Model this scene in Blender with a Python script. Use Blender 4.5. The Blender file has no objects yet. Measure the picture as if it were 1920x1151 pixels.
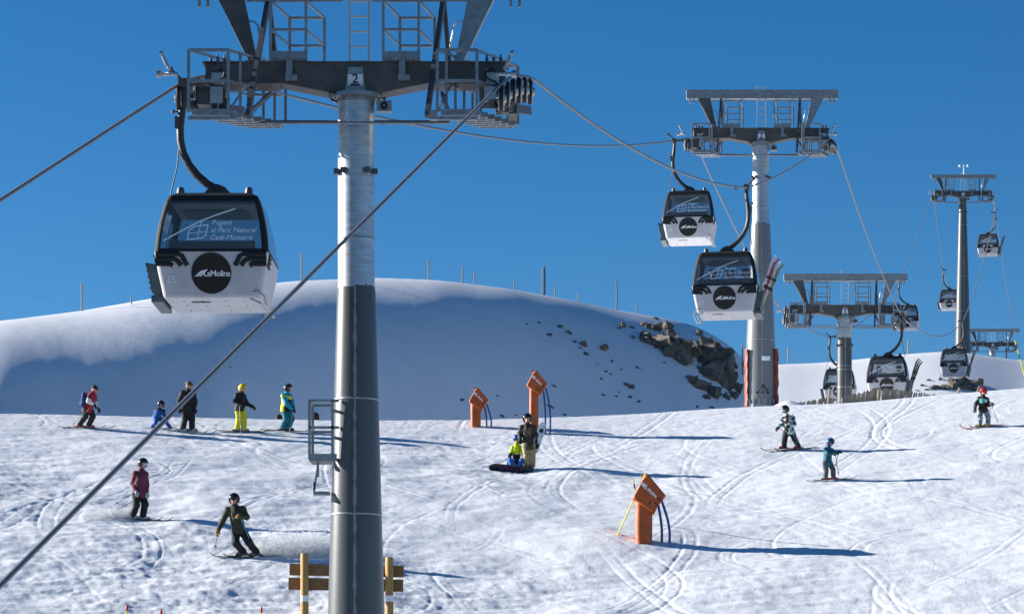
import bpy, bmesh, math, random
import numpy as np
from mathutils import Vector, Matrix
R = math.radians
SC = bpy.context.scene
COL = SC.collection

# ---------------------------------------------------------------- camera
FPX, CX, HY = 5000.0, 960.0, 1350.0          # focal length in photo pixels, centre column, horizon row
cam_d = bpy.data.cameras.new('camera'); cam = bpy.data.objects.new('camera', cam_d); COL.objects.link(cam)
cam.location = (0, 0, 0); cam.rotation_euler = (R(90), 0, 0)
cam_d.sensor_width = 36; cam_d.lens = FPX/1920*36
cam_d.shift_y = (HY-575.5)/1920
cam_d.clip_start = 0.5; cam_d.clip_end = 8000
SC.camera = cam
# ---------------------------------------------------------------- world, sun, exposure
SUN_EL, SUN_AZ = R(20), R(15)                # elevation; sun stands to the left, 15 deg behind the picture plane
sun_dir = Vector((-math.cos(SUN_EL)*math.cos(SUN_AZ), math.cos(SUN_EL)*math.sin(SUN_AZ), math.sin(SUN_EL)))
W = bpy.data.worlds.new('World'); SC.world = W; W.use_nodes = True
wn, wl = W.node_tree.nodes, W.node_tree.links
bg = wn['Background']
sky = wn.new('ShaderNodeTexSky'); sky.sky_type = 'NISHITA'; sky.sun_disc = False
sky.sun_elevation = SUN_EL; sky.sun_rotation = math.atan2(sun_dir.x, sun_dir.y)
sky.altitude = 2300; sky.air_density = 1.0; sky.dust_density = 0.0; sky.ozone_density = 4.0
hs = wn.new('ShaderNodeHueSaturation'); hs.inputs['Saturation'].default_value = 1.255
wl.new(sky.outputs[0], hs.inputs['Color']); wl.new(hs.outputs[0], bg.inputs['Color'])
bg.inputs['Strength'].default_value = 0.05
sd = bpy.data.lights.new('sun', 'SUN'); sun = bpy.data.objects.new('sun', sd); COL.objects.link(sun)
sd.energy = 5.0; sd.angle = R(0.5); sd.color = (1.0, 0.95, 0.87)
sun.rotation_euler = sun_dir.to_track_quat('Z', 'Y').to_euler(); sun.location = (-60, 40, 60)
vs = SC.view_settings; vs.view_transform = 'Standard'; vs.look = 'None'; vs.gamma = 1.0; vs.exposure = 1.22
vs.use_curve_mapping = False
SC.cycles.use_denoising = True; SC.cycles.max_bounces = 6; SC.cycles.diffuse_bounces = 2; SC.cycles.transparent_max_bounces = 12

# ---------------------------------------------------------------- helpers
def tag(o, label=None, cat=None, group=None, kind=None):
    if label: o['label'] = label
    if cat: o['category'] = cat
    if group: o['group'] = group
    if kind: o['kind'] = kind
    return o
def empty(name, loc=(0, 0, 0), rz=0):
    o = bpy.data.objects.new(name, None); COL.objects.link(o)
    o.location = loc; o.rotation_euler = (0, 0, rz); o.empty_display_size = 0.3
    return o
def link(name, me, parent=None, loc=None, rot=None, scale=None):
    o = bpy.data.objects.new(name, me); COL.objects.link(o)
    if parent: o.parent = parent
    if loc is not None: o.location = loc
    if rot is not None: o.rotation_euler = rot
    if scale is not None: o.scale = scale
    return o
def px(x, y, Y):                             # photo pixel and depth -> point
    return Vector(((x-CX)/FPX*Y, Y, (HY-y)/FPX*Y))

class MB:
    """collects simple solids into one mesh"""
    def __init__(s): s.v = []; s.f = []; s.m = []; s.mi = 0
    def add(s, vs_, fs):
        b = len(s.v); s.v += [tuple(p) for p in vs_]; s.f += [tuple(b+i for i in f) for f in fs]; s.m += [s.mi]*len(fs)
        return s
    def box(s, c, d, rot=None):
        x, y, z = d[0]/2, d[1]/2, d[2]/2
        pts = [Vector((sx*x, sy*y, sz*z)) for sz in (-1, 1) for sy in (-1, 1) for sx in (-1, 1)]
        if rot is not None: pts = [rot @ p for p in pts]
        return s.add([p+Vector(c) for p in pts], [(0,2,3,1),(4,5,7,6),(0,1,5,4),(2,6,7,3),(0,4,6,2),(1,3,7,5)])
    def prism(s, poly, y0, y1):              # polygon in x,z extruded along y
        n = len(poly)
        pts = [(p[0], y0, p[1]) for p in poly]+[(p[0], y1, p[1]) for p in poly]
        return s.add(pts, [tuple(range(n)), tuple(range(2*n-1, n-1, -1))]+[((i+1) % n, i, n+i, n+(i+1) % n) for i in range(n)])
    def tube(s, path, r, n=8, cap=True, flat=None):
        path = [Vector(p) for p in path]; k = len(path)
        rs = r if isinstance(r, (list, tuple)) else [r]*k
        b = []; up = None
        for i, p in enumerate(path):
            t = (path[min(i+1, k-1)]-path[max(i-1, 0)]).normalized()
            if up is None:
                up = Vector((0, 0, 1)) if abs(t.z) < .9 else Vector((1, 0, 0))
            u = t.cross(up).normalized(); w = u.cross(t).normalized(); up = w
            for j in range(n):
                a = 2*math.pi*(j+.5)/n
                b.append(p+u*math.cos(a)*rs[i]*(flat or 1)+w*math.sin(a)*rs[i])
        fs = [(i*n+j, i*n+(j+1) % n, (i+1)*n+(j+1) % n, (i+1)*n+j) for i in range(k-1) for j in range(n)]
        if cap: fs += [tuple(range(n-1, -1, -1)), tuple((k-1)*n+j for j in range(n))]
        return s.add(b, fs)
    def bar(s, a, b, w, h=None):             # square bar
        a, b = Vector(a), Vector(b); h = h or w
        t = (b-a).normalized(); up = Vector((0, 0, 1)) if abs(t.z) < .95 else Vector((0, 1, 0))
        u = t.cross(up).normalized()*w/2; v = u.cross(t).normalized()*h/2
        pts = [q+su*u+sv*v for q in (a, b) for su, sv in ((-1,-1),(1,-1),(1,1),(-1,1))]
        return s.add(pts, [(0,1,2,3),(7,6,5,4),(0,4,5,1),(1,5,6,2),(2,6,7,3),(3,7,4,0)])
    def lathe(s, prof, n=24, c=(0, 0, 0), axis='z'):   # profile of (r, h)
        pts = []
        for r, h in prof:
            for j in range(n):
                a = 2*math.pi*j/n
                q = (r*math.cos(a), r*math.sin(a), h)
                if axis == 'y': q = (q[0], h, q[1])
                if axis == 'x': q = (h, q[0], q[1])
                pts.append((q[0]+c[0], q[1]+c[1], q[2]+c[2]))
        k = len(prof)
        fs = [(i*n+j, i*n+(j+1) % n, (i+1)*n+(j+1) % n, (i+1)*n+j) for i in range(k-1) for j in range(n)]
        fs += [tuple(range(n-1, -1, -1)), tuple((k-1)*n+j for j in range(n))]
        return s.add(pts, fs)
    def mesh(s, name, mats, smooth=False):
        me = bpy.data.meshes.new(name); me.from_pydata(s.v, [], s.f)
        for m in (mats if isinstance(mats, (list, tuple)) else [mats]): me.materials.append(m)
        if max(s.m, default=0) > 0: me.polygons.foreach_set('material_index', s.m)
        bm = bmesh.new(); bm.from_mesh(me); bmesh.ops.recalc_face_normals(bm, faces=bm.faces); bm.to_mesh(me); bm.free()
        if smooth:
            me.polygons.foreach_set('use_smooth', [True]*len(me.polygons))
            try: me.set_sharp_from_angle(angle=R(smooth if smooth is not True else 40))
            except Exception: pass
        me.update(); return me
    def build(s, name, mats, parent=None, loc=None, smooth=False, rot=None):
        return link(name, s.mesh(name, mats, smooth), parent, loc, rot)

# ---------------------------------------------------------------- materials
def mat(name, col, rough=.6, metal=0.0, var=.12, scale=6.0, bump=0.0, bscale=40.0, col2=None, spec=None, stretch=None):
    m = bpy.data.materials.new(name); m.use_nodes = True
    n, l = m.node_tree.nodes, m.node_tree.links; p = n['Principled BSDF']
    p.inputs['Roughness'].default_value = rough; p.inputs['Metallic'].default_value = metal
    if spec is not None: p.inputs['Specular IOR Level'].default_value = spec
    tc = n.new('ShaderNodeTexCoord'); src = tc.outputs['Object']
    if stretch:
        mp = n.new('ShaderNodeMapping'); mp.inputs['Scale'].default_value = stretch; l.new(src, mp.inputs[0]); src = mp.outputs[0]
    no = n.new('ShaderNodeTexNoise'); no.inputs['Scale'].default_value = scale; no.inputs['Detail'].default_value = 5
    l.new(src, no.inputs['Vector'])
    rp = n.new('ShaderNodeValToRGB'); rp.color_ramp.elements[0].position = .3; rp.color_ramp.elements[1].position = .7
    c2 = col2 or tuple(min(1, c*(1+var)) for c in col); c1 = col if col2 else tuple(c*(1-var) for c in col)
    rp.color_ramp.elements[0].color = (*c1, 1); rp.color_ramp.elements[1].color = (*c2, 1)
    l.new(no.outputs['Fac'], rp.inputs[0]); l.new(rp.outputs[0], p.inputs['Base Color'])
    if bump:
        nb = n.new('ShaderNodeTexNoise'); nb.inputs['Scale'].default_value = bscale; nb.inputs['Detail'].default_value = 4
        l.new(src, nb.inputs['Vector'])
        bp = n.new('ShaderNodeBump'); bp.inputs['Strength'].default_value = bump; bp.inputs['Distance'].default_value = .02
        l.new(nb.outputs['Fac'], bp.inputs['Height']); l.new(bp.outputs[0], p.inputs['Normal'])
    return m
def mat_glass(name, tint, veil=.13):
    m = bpy.data.materials.new(name); m.use_nodes = True
    n, l = m.node_tree.nodes, m.node_tree.links
    for q in list(n):
        if q.type == 'BSDF_PRINCIPLED': n.remove(q)
    t = n.new('ShaderNodeBsdfTransparent'); t.inputs[0].default_value = (*tint, 1)
    g = n.new('ShaderNodeBsdfGlossy'); g.inputs['Roughness'].default_value = .04
    fr = n.new('ShaderNodeFresnel'); fr.inputs[0].default_value = 1.5
    mx = n.new('ShaderNodeMixShader'); l.new(fr.outputs[0], mx.inputs[0]); l.new(t.outputs[0], mx.inputs[1]); l.new(g.outputs[0], mx.inputs[2])
    df = n.new('ShaderNodeBsdfDiffuse'); df.inputs[0].default_value = (.45, .5, .55, 1)
    m2 = n.new('ShaderNodeMixShader'); m2.inputs[0].default_value = veil; l.new(mx.outputs[0], m2.inputs[1]); l.new(df.outputs[0], m2.inputs[2])
    l.new(m2.outputs[0], n['Material Output'].inputs['Surface'])
    return m
def mat_pattern(name, cols, scale, kind='voronoi'):
    m = mat(name, cols[0], .75); n, l = m.node_tree.nodes, m.node_tree.links
    tc = n.new('ShaderNodeTexCoord'); v = n.new('ShaderNodeTexVoronoi'); v.inputs['Scale'].default_value = scale
    mp = n.new('ShaderNodeMapping'); mp.inputs['Scale'].default_value = (1, 1, 1.7); l.new(tc.outputs['Object'], mp.inputs[0]); l.new(mp.outputs[0], v.inputs['Vector'])
    rp = n.new('ShaderNodeValToRGB'); rp.color_ramp.interpolation = 'CONSTANT'
    sep = n.new('ShaderNodeSeparateColor'); l.new(v.outputs['Color'], sep.inputs[0]); l.new(sep.outputs[0], rp.inputs[0])
    els = rp.color_ramp.elements
    while len(els) < len(cols): els.new(.5)
    for i, c in enumerate(cols): els[i].position = i/len(cols); els[i].color = (*c, 1)
    l.new(rp.outputs[0], n['Principled BSDF'].inputs['Base Color'])
    return m

M = {}
M['galv'] = mat('galvanised_steel', (.27, .29, .31), .42, .65, .22, 9, .15, 60)
M['galv_dark'] = mat('weathered_steel', (.09, .09, .095), .5, .35, .25, 5, .1, 50)
M['beam'] = mat('beam_steel', (.085, .082, .08), .55, .2, .25, 3, .1, 30)
M['rope'] = mat('steel_rope', (.22, .22, .23), .5, .4, .05, 3)
M['black'] = mat('black_rubber', (.012, .012, .014), .6)
M['iron'] = mat('dark_hanger_paint', (.045, .042, .040), .5, .2, .2)
M['white'] = mat('white_shell', (.50, .49, .53), .38, 0, .10, 3, .05, 12)
M['roofc'] = mat('charcoal_cabin_frame', (.022, .024, .027), .65, spec=.15)
M['sheave'] = mat('sheave_alloy', (.42, .43, .44), .35, .7, .2, 14)
M['glass'] = mat_glass('tinted_cabin_glass', (.50, .56, .60))
M['print'] = mat('white_print', (.85, .87, .9), .5, 0, .03)
M['disc'] = mat('black_disc', (.012, .012, .013), .35)
M['plate'] = mat('enamel_plate', (.78, .8, .82), .4, 0, .04)
M['navy'] = mat('navy_print', (.02, .03, .10), .5)
M['rack'] = mat('rack_metal', (.10, .13, .14), .45, .5)
M['bench'] = mat('cabin_seat', (.10, .12, .13), .8)
M['wood'] = mat('golden_log', (.42, .24, .07), .7, 0, .3, 5, .3, 25, stretch=(8, 8, .6))
M['board'] = mat('brown_board', (.22, .115, .045), .75, 0, .35, 5, .3, 25, stretch=(.7, 8, 9))
M['oldwood'] = mat('weathered_wood', (.27, .235, .19), .85, 0, .3, 5, .3, 25, stretch=(8, 8, .8))
M['whiteband'] = mat('white_band', (.8, .8, .82), .5)
M['orange'] = mat('orange_padding', (.42, .085, .014), .5, 0, .22, 3, .6, 6)
M['pad'] = mat('rust_red_padding', (.22, .035, .014), .6, 0, .2, 4, .4, 8)
M['hose'] = mat('blue_hose', (.012, .085, .29), .4)
M['lime'] = mat('fluorescent_yellow', (.62, .70, .01), .5, 0, .05)
M['red'] = mat('red_plastic', (.55, .03, .03), .5)
M['rock'] = mat('grey_brown_rock', (.050, .046, .041), .95, 0, .5, 1.6, 1.0, 2.5, col2=(.18, .162, .138))
M['skin'] = mat('skin', (.50, .28, .20), .55)

# ---------------------------------------------------------------- terrain
rng = np.random.default_rng(7)
_T = rng.random((256, 256))
def vnoise(x, y):
    xi = np.floor(x).astype(int); yi = np.floor(y).astype(int); fx = x-xi; fy = y-yi
    fx = fx*fx*(3-2*fx); fy = fy*fy*(3-2*fy)
    a = _T[xi & 255, yi & 255]; b = _T[(xi+1) & 255, yi & 255]; c = _T[xi & 255, (yi+1) & 255]; d = _T[(xi+1) & 255, (yi+1) & 255]
    return (a*(1-fx)+b*fx)*(1-fy)+(c*(1-fx)+d*fx)*fy-.5
def fbm(x, y, o=4):
    s = 0; a = 1.0
    for i in range(o):
        s = s+a*vnoise(x*2**i+17.3*i, y*2**i+9.1*i); a *= .5
    return s
def itp(xs, ys):
    xs = (np.array(xs, float)-CX)/FPX
    def f(a):                                # smooth monotone-ish interpolation
        return np.interp(a, xs, ys)
    t = np.linspace(xs[0]-.05, xs[-1]+.05, 1200); v = np.interp(t, xs, ys)
    k = np.hanning(41); k /= k.sum(); v = np.convolve(np.pad(v, 20, mode='edge'), k, 'valid')
    return lambda a: np.interp(a, t, v)
crest_y = itp([-900, 0, 600, 870, 1100, 1400, 1600, 1760, 1920, 2800], [770, 776, 789, 789, 782, 765, 758, 743, 730, 690])
skyA_y = itp([-1200, 0, 150, 300, 450, 560, 700, 820, 950, 1050, 1150, 1250, 1310, 1370, 1410, 1450, 1560], [720, 602, 583, 556, 536, 527, 521, 525, 540, 558, 580, 598, 614, 650, 690, 760, 900])
skyA_D = itp([-1200, 0, 350, 700, 1000, 1400, 1600], [142, 164, 176, 187, 192, 197, 200])
gA = itp([-500, 0, 400, 700, 1000, 1400], [.50, .53, .58, .72, .92, 1.0])
skyB_y = itp([-500, 1300, 1450, 1530, 1600, 1700, 1790, 1850, 1920, 2600], [760, 700, 685, 683, 678, 669, 664, 671, 679, 700])
def dome(q, q0, g):                          # drop below a ridge at distance q in front of it
    q = np.maximum(q, 0); return np.where(q < q0, g*q*q/(2*q0), g*(q-q0/2))
def base_height(a, Y):
    X = a*Y
    cross = .075*np.log1p(np.exp((X-5)/3.0))*3.0+.03*np.log1p(np.exp(np.minimum((2-X)/3.0, 60)))*3.0
    tc = (HY-crest_y(a))/FPX
    Yc = np.full_like(a, 95.0)
    for _ in range(6):
        cr = .075*np.log1p(np.exp((a*Yc-5)/3.0))*3.0+.03*np.log1p(np.exp(np.minimum((2-a*Yc)/3.0, 60)))*3.0
        Yc = (17.2-cr)/(.297-tc)
    near = .297*Y-17.2+cross
    zc = tc*Yc
    rightness = 1/(1+np.exp(-(a-.055)/.012))
    s2 = (-.10)*(1-rightness)+(tc-.004)*rightness
    d = np.maximum(Y-Yc, 0)
    beyond = zc+s2*d+(.297-s2)*.3*(1-np.exp(-d/.3))
    beyond = np.where(d > 70, beyond-(d-70)*.25, beyond)
    z = np.where(Y < Yc, near, beyond)
    Ds = skyA_D(a); zs = (HY-skyA_y(a))/FPX*Ds
    ts = (HY-skyA_y(a))/FPX
    zA = ts*Y-dome(Ds-Y, 20.0, gA(a)-ts)-dome(Y-Ds, 30., .4)
    DB = 318.0; zsB = (HY-skyB_y(a))/FPX*DB
    q = DB-Y
    zB = zsB-np.where(q > 0, .133*np.maximum(q, 0)+.35*np.maximum(q-62, 0)**1.0, .15*(-q))
    far = np.maximum(zA, zB)
    z = np.where(Y > 110, np.maximum(z, far), z)
    return np.maximum(z, -60), Yc
acols = np.concatenate([np.linspace(-.7, -.215, 40)[:-1], np.arange(-.215, .215, .00062), np.linspace(.215, .7, 41)[1:]])
yrows = np.concatenate([np.arange(4, 62, 1.0), np.arange(62, 102, .085), np.arange(102, 240, .5), np.arange(240, 345, 1.2), np.geomspace(350, 4500, 30)])
A, YY = np.meshgrid(acols, yrows); XX = A*YY
ZZ, YC = base_height(A, YY)
nearw = np.clip((YC+1.5-YY)/1.5, 0, 1)*np.clip((YY-40)/15, 0, 1)
# rough piste: lumps, crust and scraped patches
lump = fbm(XX*.16+3, YY*.16, 3)*.34+fbm(XX*.55, YY*.55, 3)*.15
rug = fbm(XX*1.9+5, YY*1.9+2, 3); crust = np.maximum(fbm(XX*.9+40, YY*.9, 4)-.12, 0)
patch = np.clip(fbm(XX*.12+60, YY*.12+8, 2)*1.6+.62, .15, 1.15)
leftw = np.clip(.62-(XX)/22, .22, 1.0)       # the left of the run is more cut up
fr = fbm(XX*4.5+YY*1.2, YY*3.6+7, 3)
crw = np.clip((YC-YY)/9, .05, 1)
strk = fbm(XX*.7+YY*.25, YY*4.2-XX*.5, 3)
fr2 = np.abs(fbm(XX*1.4-YY*.5+31, YY*2.2+XX*.4, 4))
ZZ += nearw*(lump*(.36+.3*leftw)*crw+leftw*crw*fbm(XX*.45+YY*.3+70, YY*.8-XX*.15, 3)*.11+patch*leftw*crw**.5*(rug*.006+crust*.03+fr*.020-fr2*.028+strk*.045)+fr*.009+strk*.014)
# ski tracks: pairs of shallow grooves winding down the run
trk = np.zeros_like(ZZ); r2 = random.Random(11)
sel = (yrows > 60) & (yrows < 102); ri = np.where(sel)[0]; Yr = yrows[ri][:, None]; Xr = XX[ri]
fine = slice(39, len(acols)-40)
Xf = Xr[:, fine]
for k in range(105):
    x0 = r2.uniform(-19, 21); amp = r2.uniform(.8, 4.5); lam = r2.uniform(12, 40); ph = r2.uniform(0, 6.28); drift = r2.uniform(-.55, .55)
    ya = r2.uniform(62, 90); yb = ya+r2.uniform(3, 13)
    for off in (0, r2.uniform(.25, .5)):
        arg = 2*math.pi*(Yr-80)/lam+ph
        xt = x0+off+drift*(Yr-80)+amp*np.sin(arg)
        dx = drift+amp*2*math.pi/lam*np.cos(arg)
        dd = (Xf-xt)/np.sqrt(1+dx*dx)
        w = r2.uniform(.028, .055); dep = r2.uniform(.003, .016)*(.35+.65*np.abs(np.sin(arg*.5+k)))*(1+.5*np.abs(np.sin(arg)))
        fade = np.clip((Yr-ya)/2, 0, 1)*np.clip((yb-Yr)/2, 0, 1)
        trk[np.ix_(ri, np.arange(len(acols))[fine])] += fade*dep*(-np.exp(-(dd/w)**2)+.28*np.exp(-((dd-2.0*w)/(1.0*w))**2))
ZZ += trk*nearw
# wind-worked snow on the hill behind
farw = np.clip((YY-115)/20, 0, 1)*np.clip((330-YY)/40, 0, 1)
ll = np.clip(.5-XX/40, .12, 1)
ZZ += farw*(fbm(XX*.05, YY*.05, 2)*.25+ll*(fbm(XX*.06+9, YY*.05, 2)*.05+fbm(XX*.5+YY*.2, YY*.25-XX*.1, 3)*.016+fbm(XX*1.6+YY*.6, YY*.9, 3)*.008))
# banked snow at the snow gun and around the second tower's foot
def mound(cx, cy, r, h):
    global ZZ
    ZZ += h*np.exp(-((XX-cx)**2+(YY-cy)**2)/(2*r*r))
mound(3.2, 73.9, 1.5, .22); mound(11.35, 110.2, .45, .35); mound(9.6, 110, .5, .1)
def gz(X, Y):
    a = X/Y; i = np.searchsorted(yrows, Y)-1; j = np.searchsorted(acols, a)-1
    i = int(np.clip(i, 0, len(yrows)-2)); j = int(np.clip(j, 0, len(acols)-2))
    fy = (Y-yrows[i])/(yrows[i+1]-yrows[i]); fx = (a-acols[j])/(acols[j+1]-acols[j])
    return float((ZZ[i, j]*(1-fx)+ZZ[i, j+1]*fx)*(1-fy)+(ZZ[i+1, j]*(1-fx)+ZZ[i+1, j+1]*fx)*fy)
def hit(x, y, ymin=60, ymax=340):            # where the sight line through a photo pixel meets the snow
    a = (x-CX)/FPX; t = (HY-y)/FPX
    j = int(np.clip(np.searchsorted(acols, a), 0, len(acols)-1))
    zz = ZZ[:, j]; ok = (yrows >= ymin) & (yrows <= ymax) & (zz >= t*yrows)
    k = np.argmax(ok) if ok.any() else np.argmin(np.abs(zz-t*yrows)+1e3*((yrows < ymin) | (yrows > ymax)))
    Y = float(yrows[k]); return Vector((a*Y, Y, float(zz[k])))
nr, nc = ZZ.shape
me = bpy.data.meshes.new('snow_ground')
me.vertices.add(nr*nc); me.vertices.foreach_set('co', np.stack([XX, YY, ZZ], -1).astype(np.float32).ravel())
idx = np.arange(nr*nc).reshape(nr, nc)
quads = np.stack([idx[:-1, :-1], idx[:-1, 1:], idx[1:, 1:], idx[1:, :-1]], -1).reshape(-1, 4)
me.loops.add(quads.size); me.loops.foreach_set('vertex_index', quads.ravel().astype(np.int32))
me.polygons.add(len(quads)); me.polygons.foreach_set('loop_start', np.arange(0, quads.size, 4, dtype=np.int32))
me.polygons.foreach_set('use_smooth', np.ones(len(quads), dtype=bool))
me.update(calc_edges=True)
sn = mat('snow', (.70, .725, .765), .55, 0, .03, .4); n_, l_ = sn.node_tree.nodes, sn.node_tree.links
tc_ = n_.new('ShaderNodeTexCoord'); prev = None
for sc_, st_, di_ in ((2.2, .4, .03), (8.0, .5, .019), (22.0, .8, .016)):
    nz_ = n_.new('ShaderNodeTexNoise'); nz_.inputs['Scale'].default_value = sc_; nz_.inputs['Detail'].default_value = 4; nz_.inputs['Roughness'].default_value = .6
    l_.new(tc_.outputs['Object'], nz_.inputs['Vector'])
    b_ = n_.new('ShaderNodeBump'); b_.inputs['Strength'].default_value = st_; b_.inputs['Distance'].default_value = di_
    l_.new(nz_.outputs['Fac'], b_.inputs['Height'])
    if prev: l_.new(prev.outputs[0], b_.inputs['Normal'])
    prev = b_
l_.new(prev.outputs[0], n_['Principled BSDF'].inputs['Normal'])
n_['Principled BSDF'].inputs['Specular IOR Level'].default_value = .25
me.materials.append(sn)
tag(link('snow_ground', me), kind='structure')
# ---------------------------------------------------------------- lettering
def text_mesh(txt, size, mat_, shear=0.0, align='LEFT', bold=0.0, spacing=1.0):
    cu = bpy.data.curves.new('lettering', 'FONT'); cu.body = txt; cu.size = size; cu.shear = shear; cu.align_x = align
    cu.offset = bold; cu.space_character = spacing; cu.extrude = .002; cu.resolution_u = 3
    o = bpy.data.objects.new('lettering', cu); COL.objects.link(o)
    dg = bpy.context.evaluated_depsgraph_get(); m = bpy.data.meshes.new_from_object(o.evaluated_get(dg))
    bpy.data.objects.remove(o); bpy.data.curves.remove(cu); m.materials.clear(); m.materials.append(mat_)
    return m
T_SIGN = {d: text_mesh(d, .24, M['navy'], align='CENTER', bold=.004) for d in '234'}
T_NUM = {d: text_mesh(d, .17, M['plate'], align='CENTER', bold=.004) for d in ('35', '59', '23', '53')}
T_L1 = text_mesh('Pugem', .135, M['print'], shear=.22); T_L2 = text_mesh('al Parc Natural', .135, M['print'], shear=.22)
T_L3 = text_mesh('Cad\u00ed-Moixer\u00f3', .135, M['print'], shear=.22)
T_LOGO = text_mesh('LaMolina', .148, M['print'], bold=.0015, spacing=.90)
T_GUN = text_mesh('La Molina', .16, M['print'], bold=.004, spacing=.95)
T_BOARD = text_mesh('WEDZE', .19, mat('dull_purple_print', (.10, .035, .07), .5), align='CENTER', bold=.008, spacing=1.25)

# ---------------------------------------------------------------- lift line geometry
SK = .2175                                   # sideways run of the line per metre of depth
GAUGE = 2.95
#            X      Y    z_head  slope in/out  number
TOWERS = [(-2.92, 50., 11.65, .42, .10, '2'), (10.35, 111., 23.95, .25, .0, '3'), (16.95, 136., 20.5, .0, .14, '4'),
          (43.94, 260., 50.9, .30, -.06, None), (57.3, 318., 44.4, -.05, .1, None)]
def arc(t, s0, s1): return s0*t+((s1-s0)*t*t/(2*3.1) if t > 0 else 0)
def rope_at(tw, side, v):                    # rope point over a tower's sheaves, v along the line
    X, Y, z, s0, s1, _ = tw
    return Vector((X+side*GAUGE+SK*v, Y+v, z+arc(v+1.1, s0, s1)))

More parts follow.
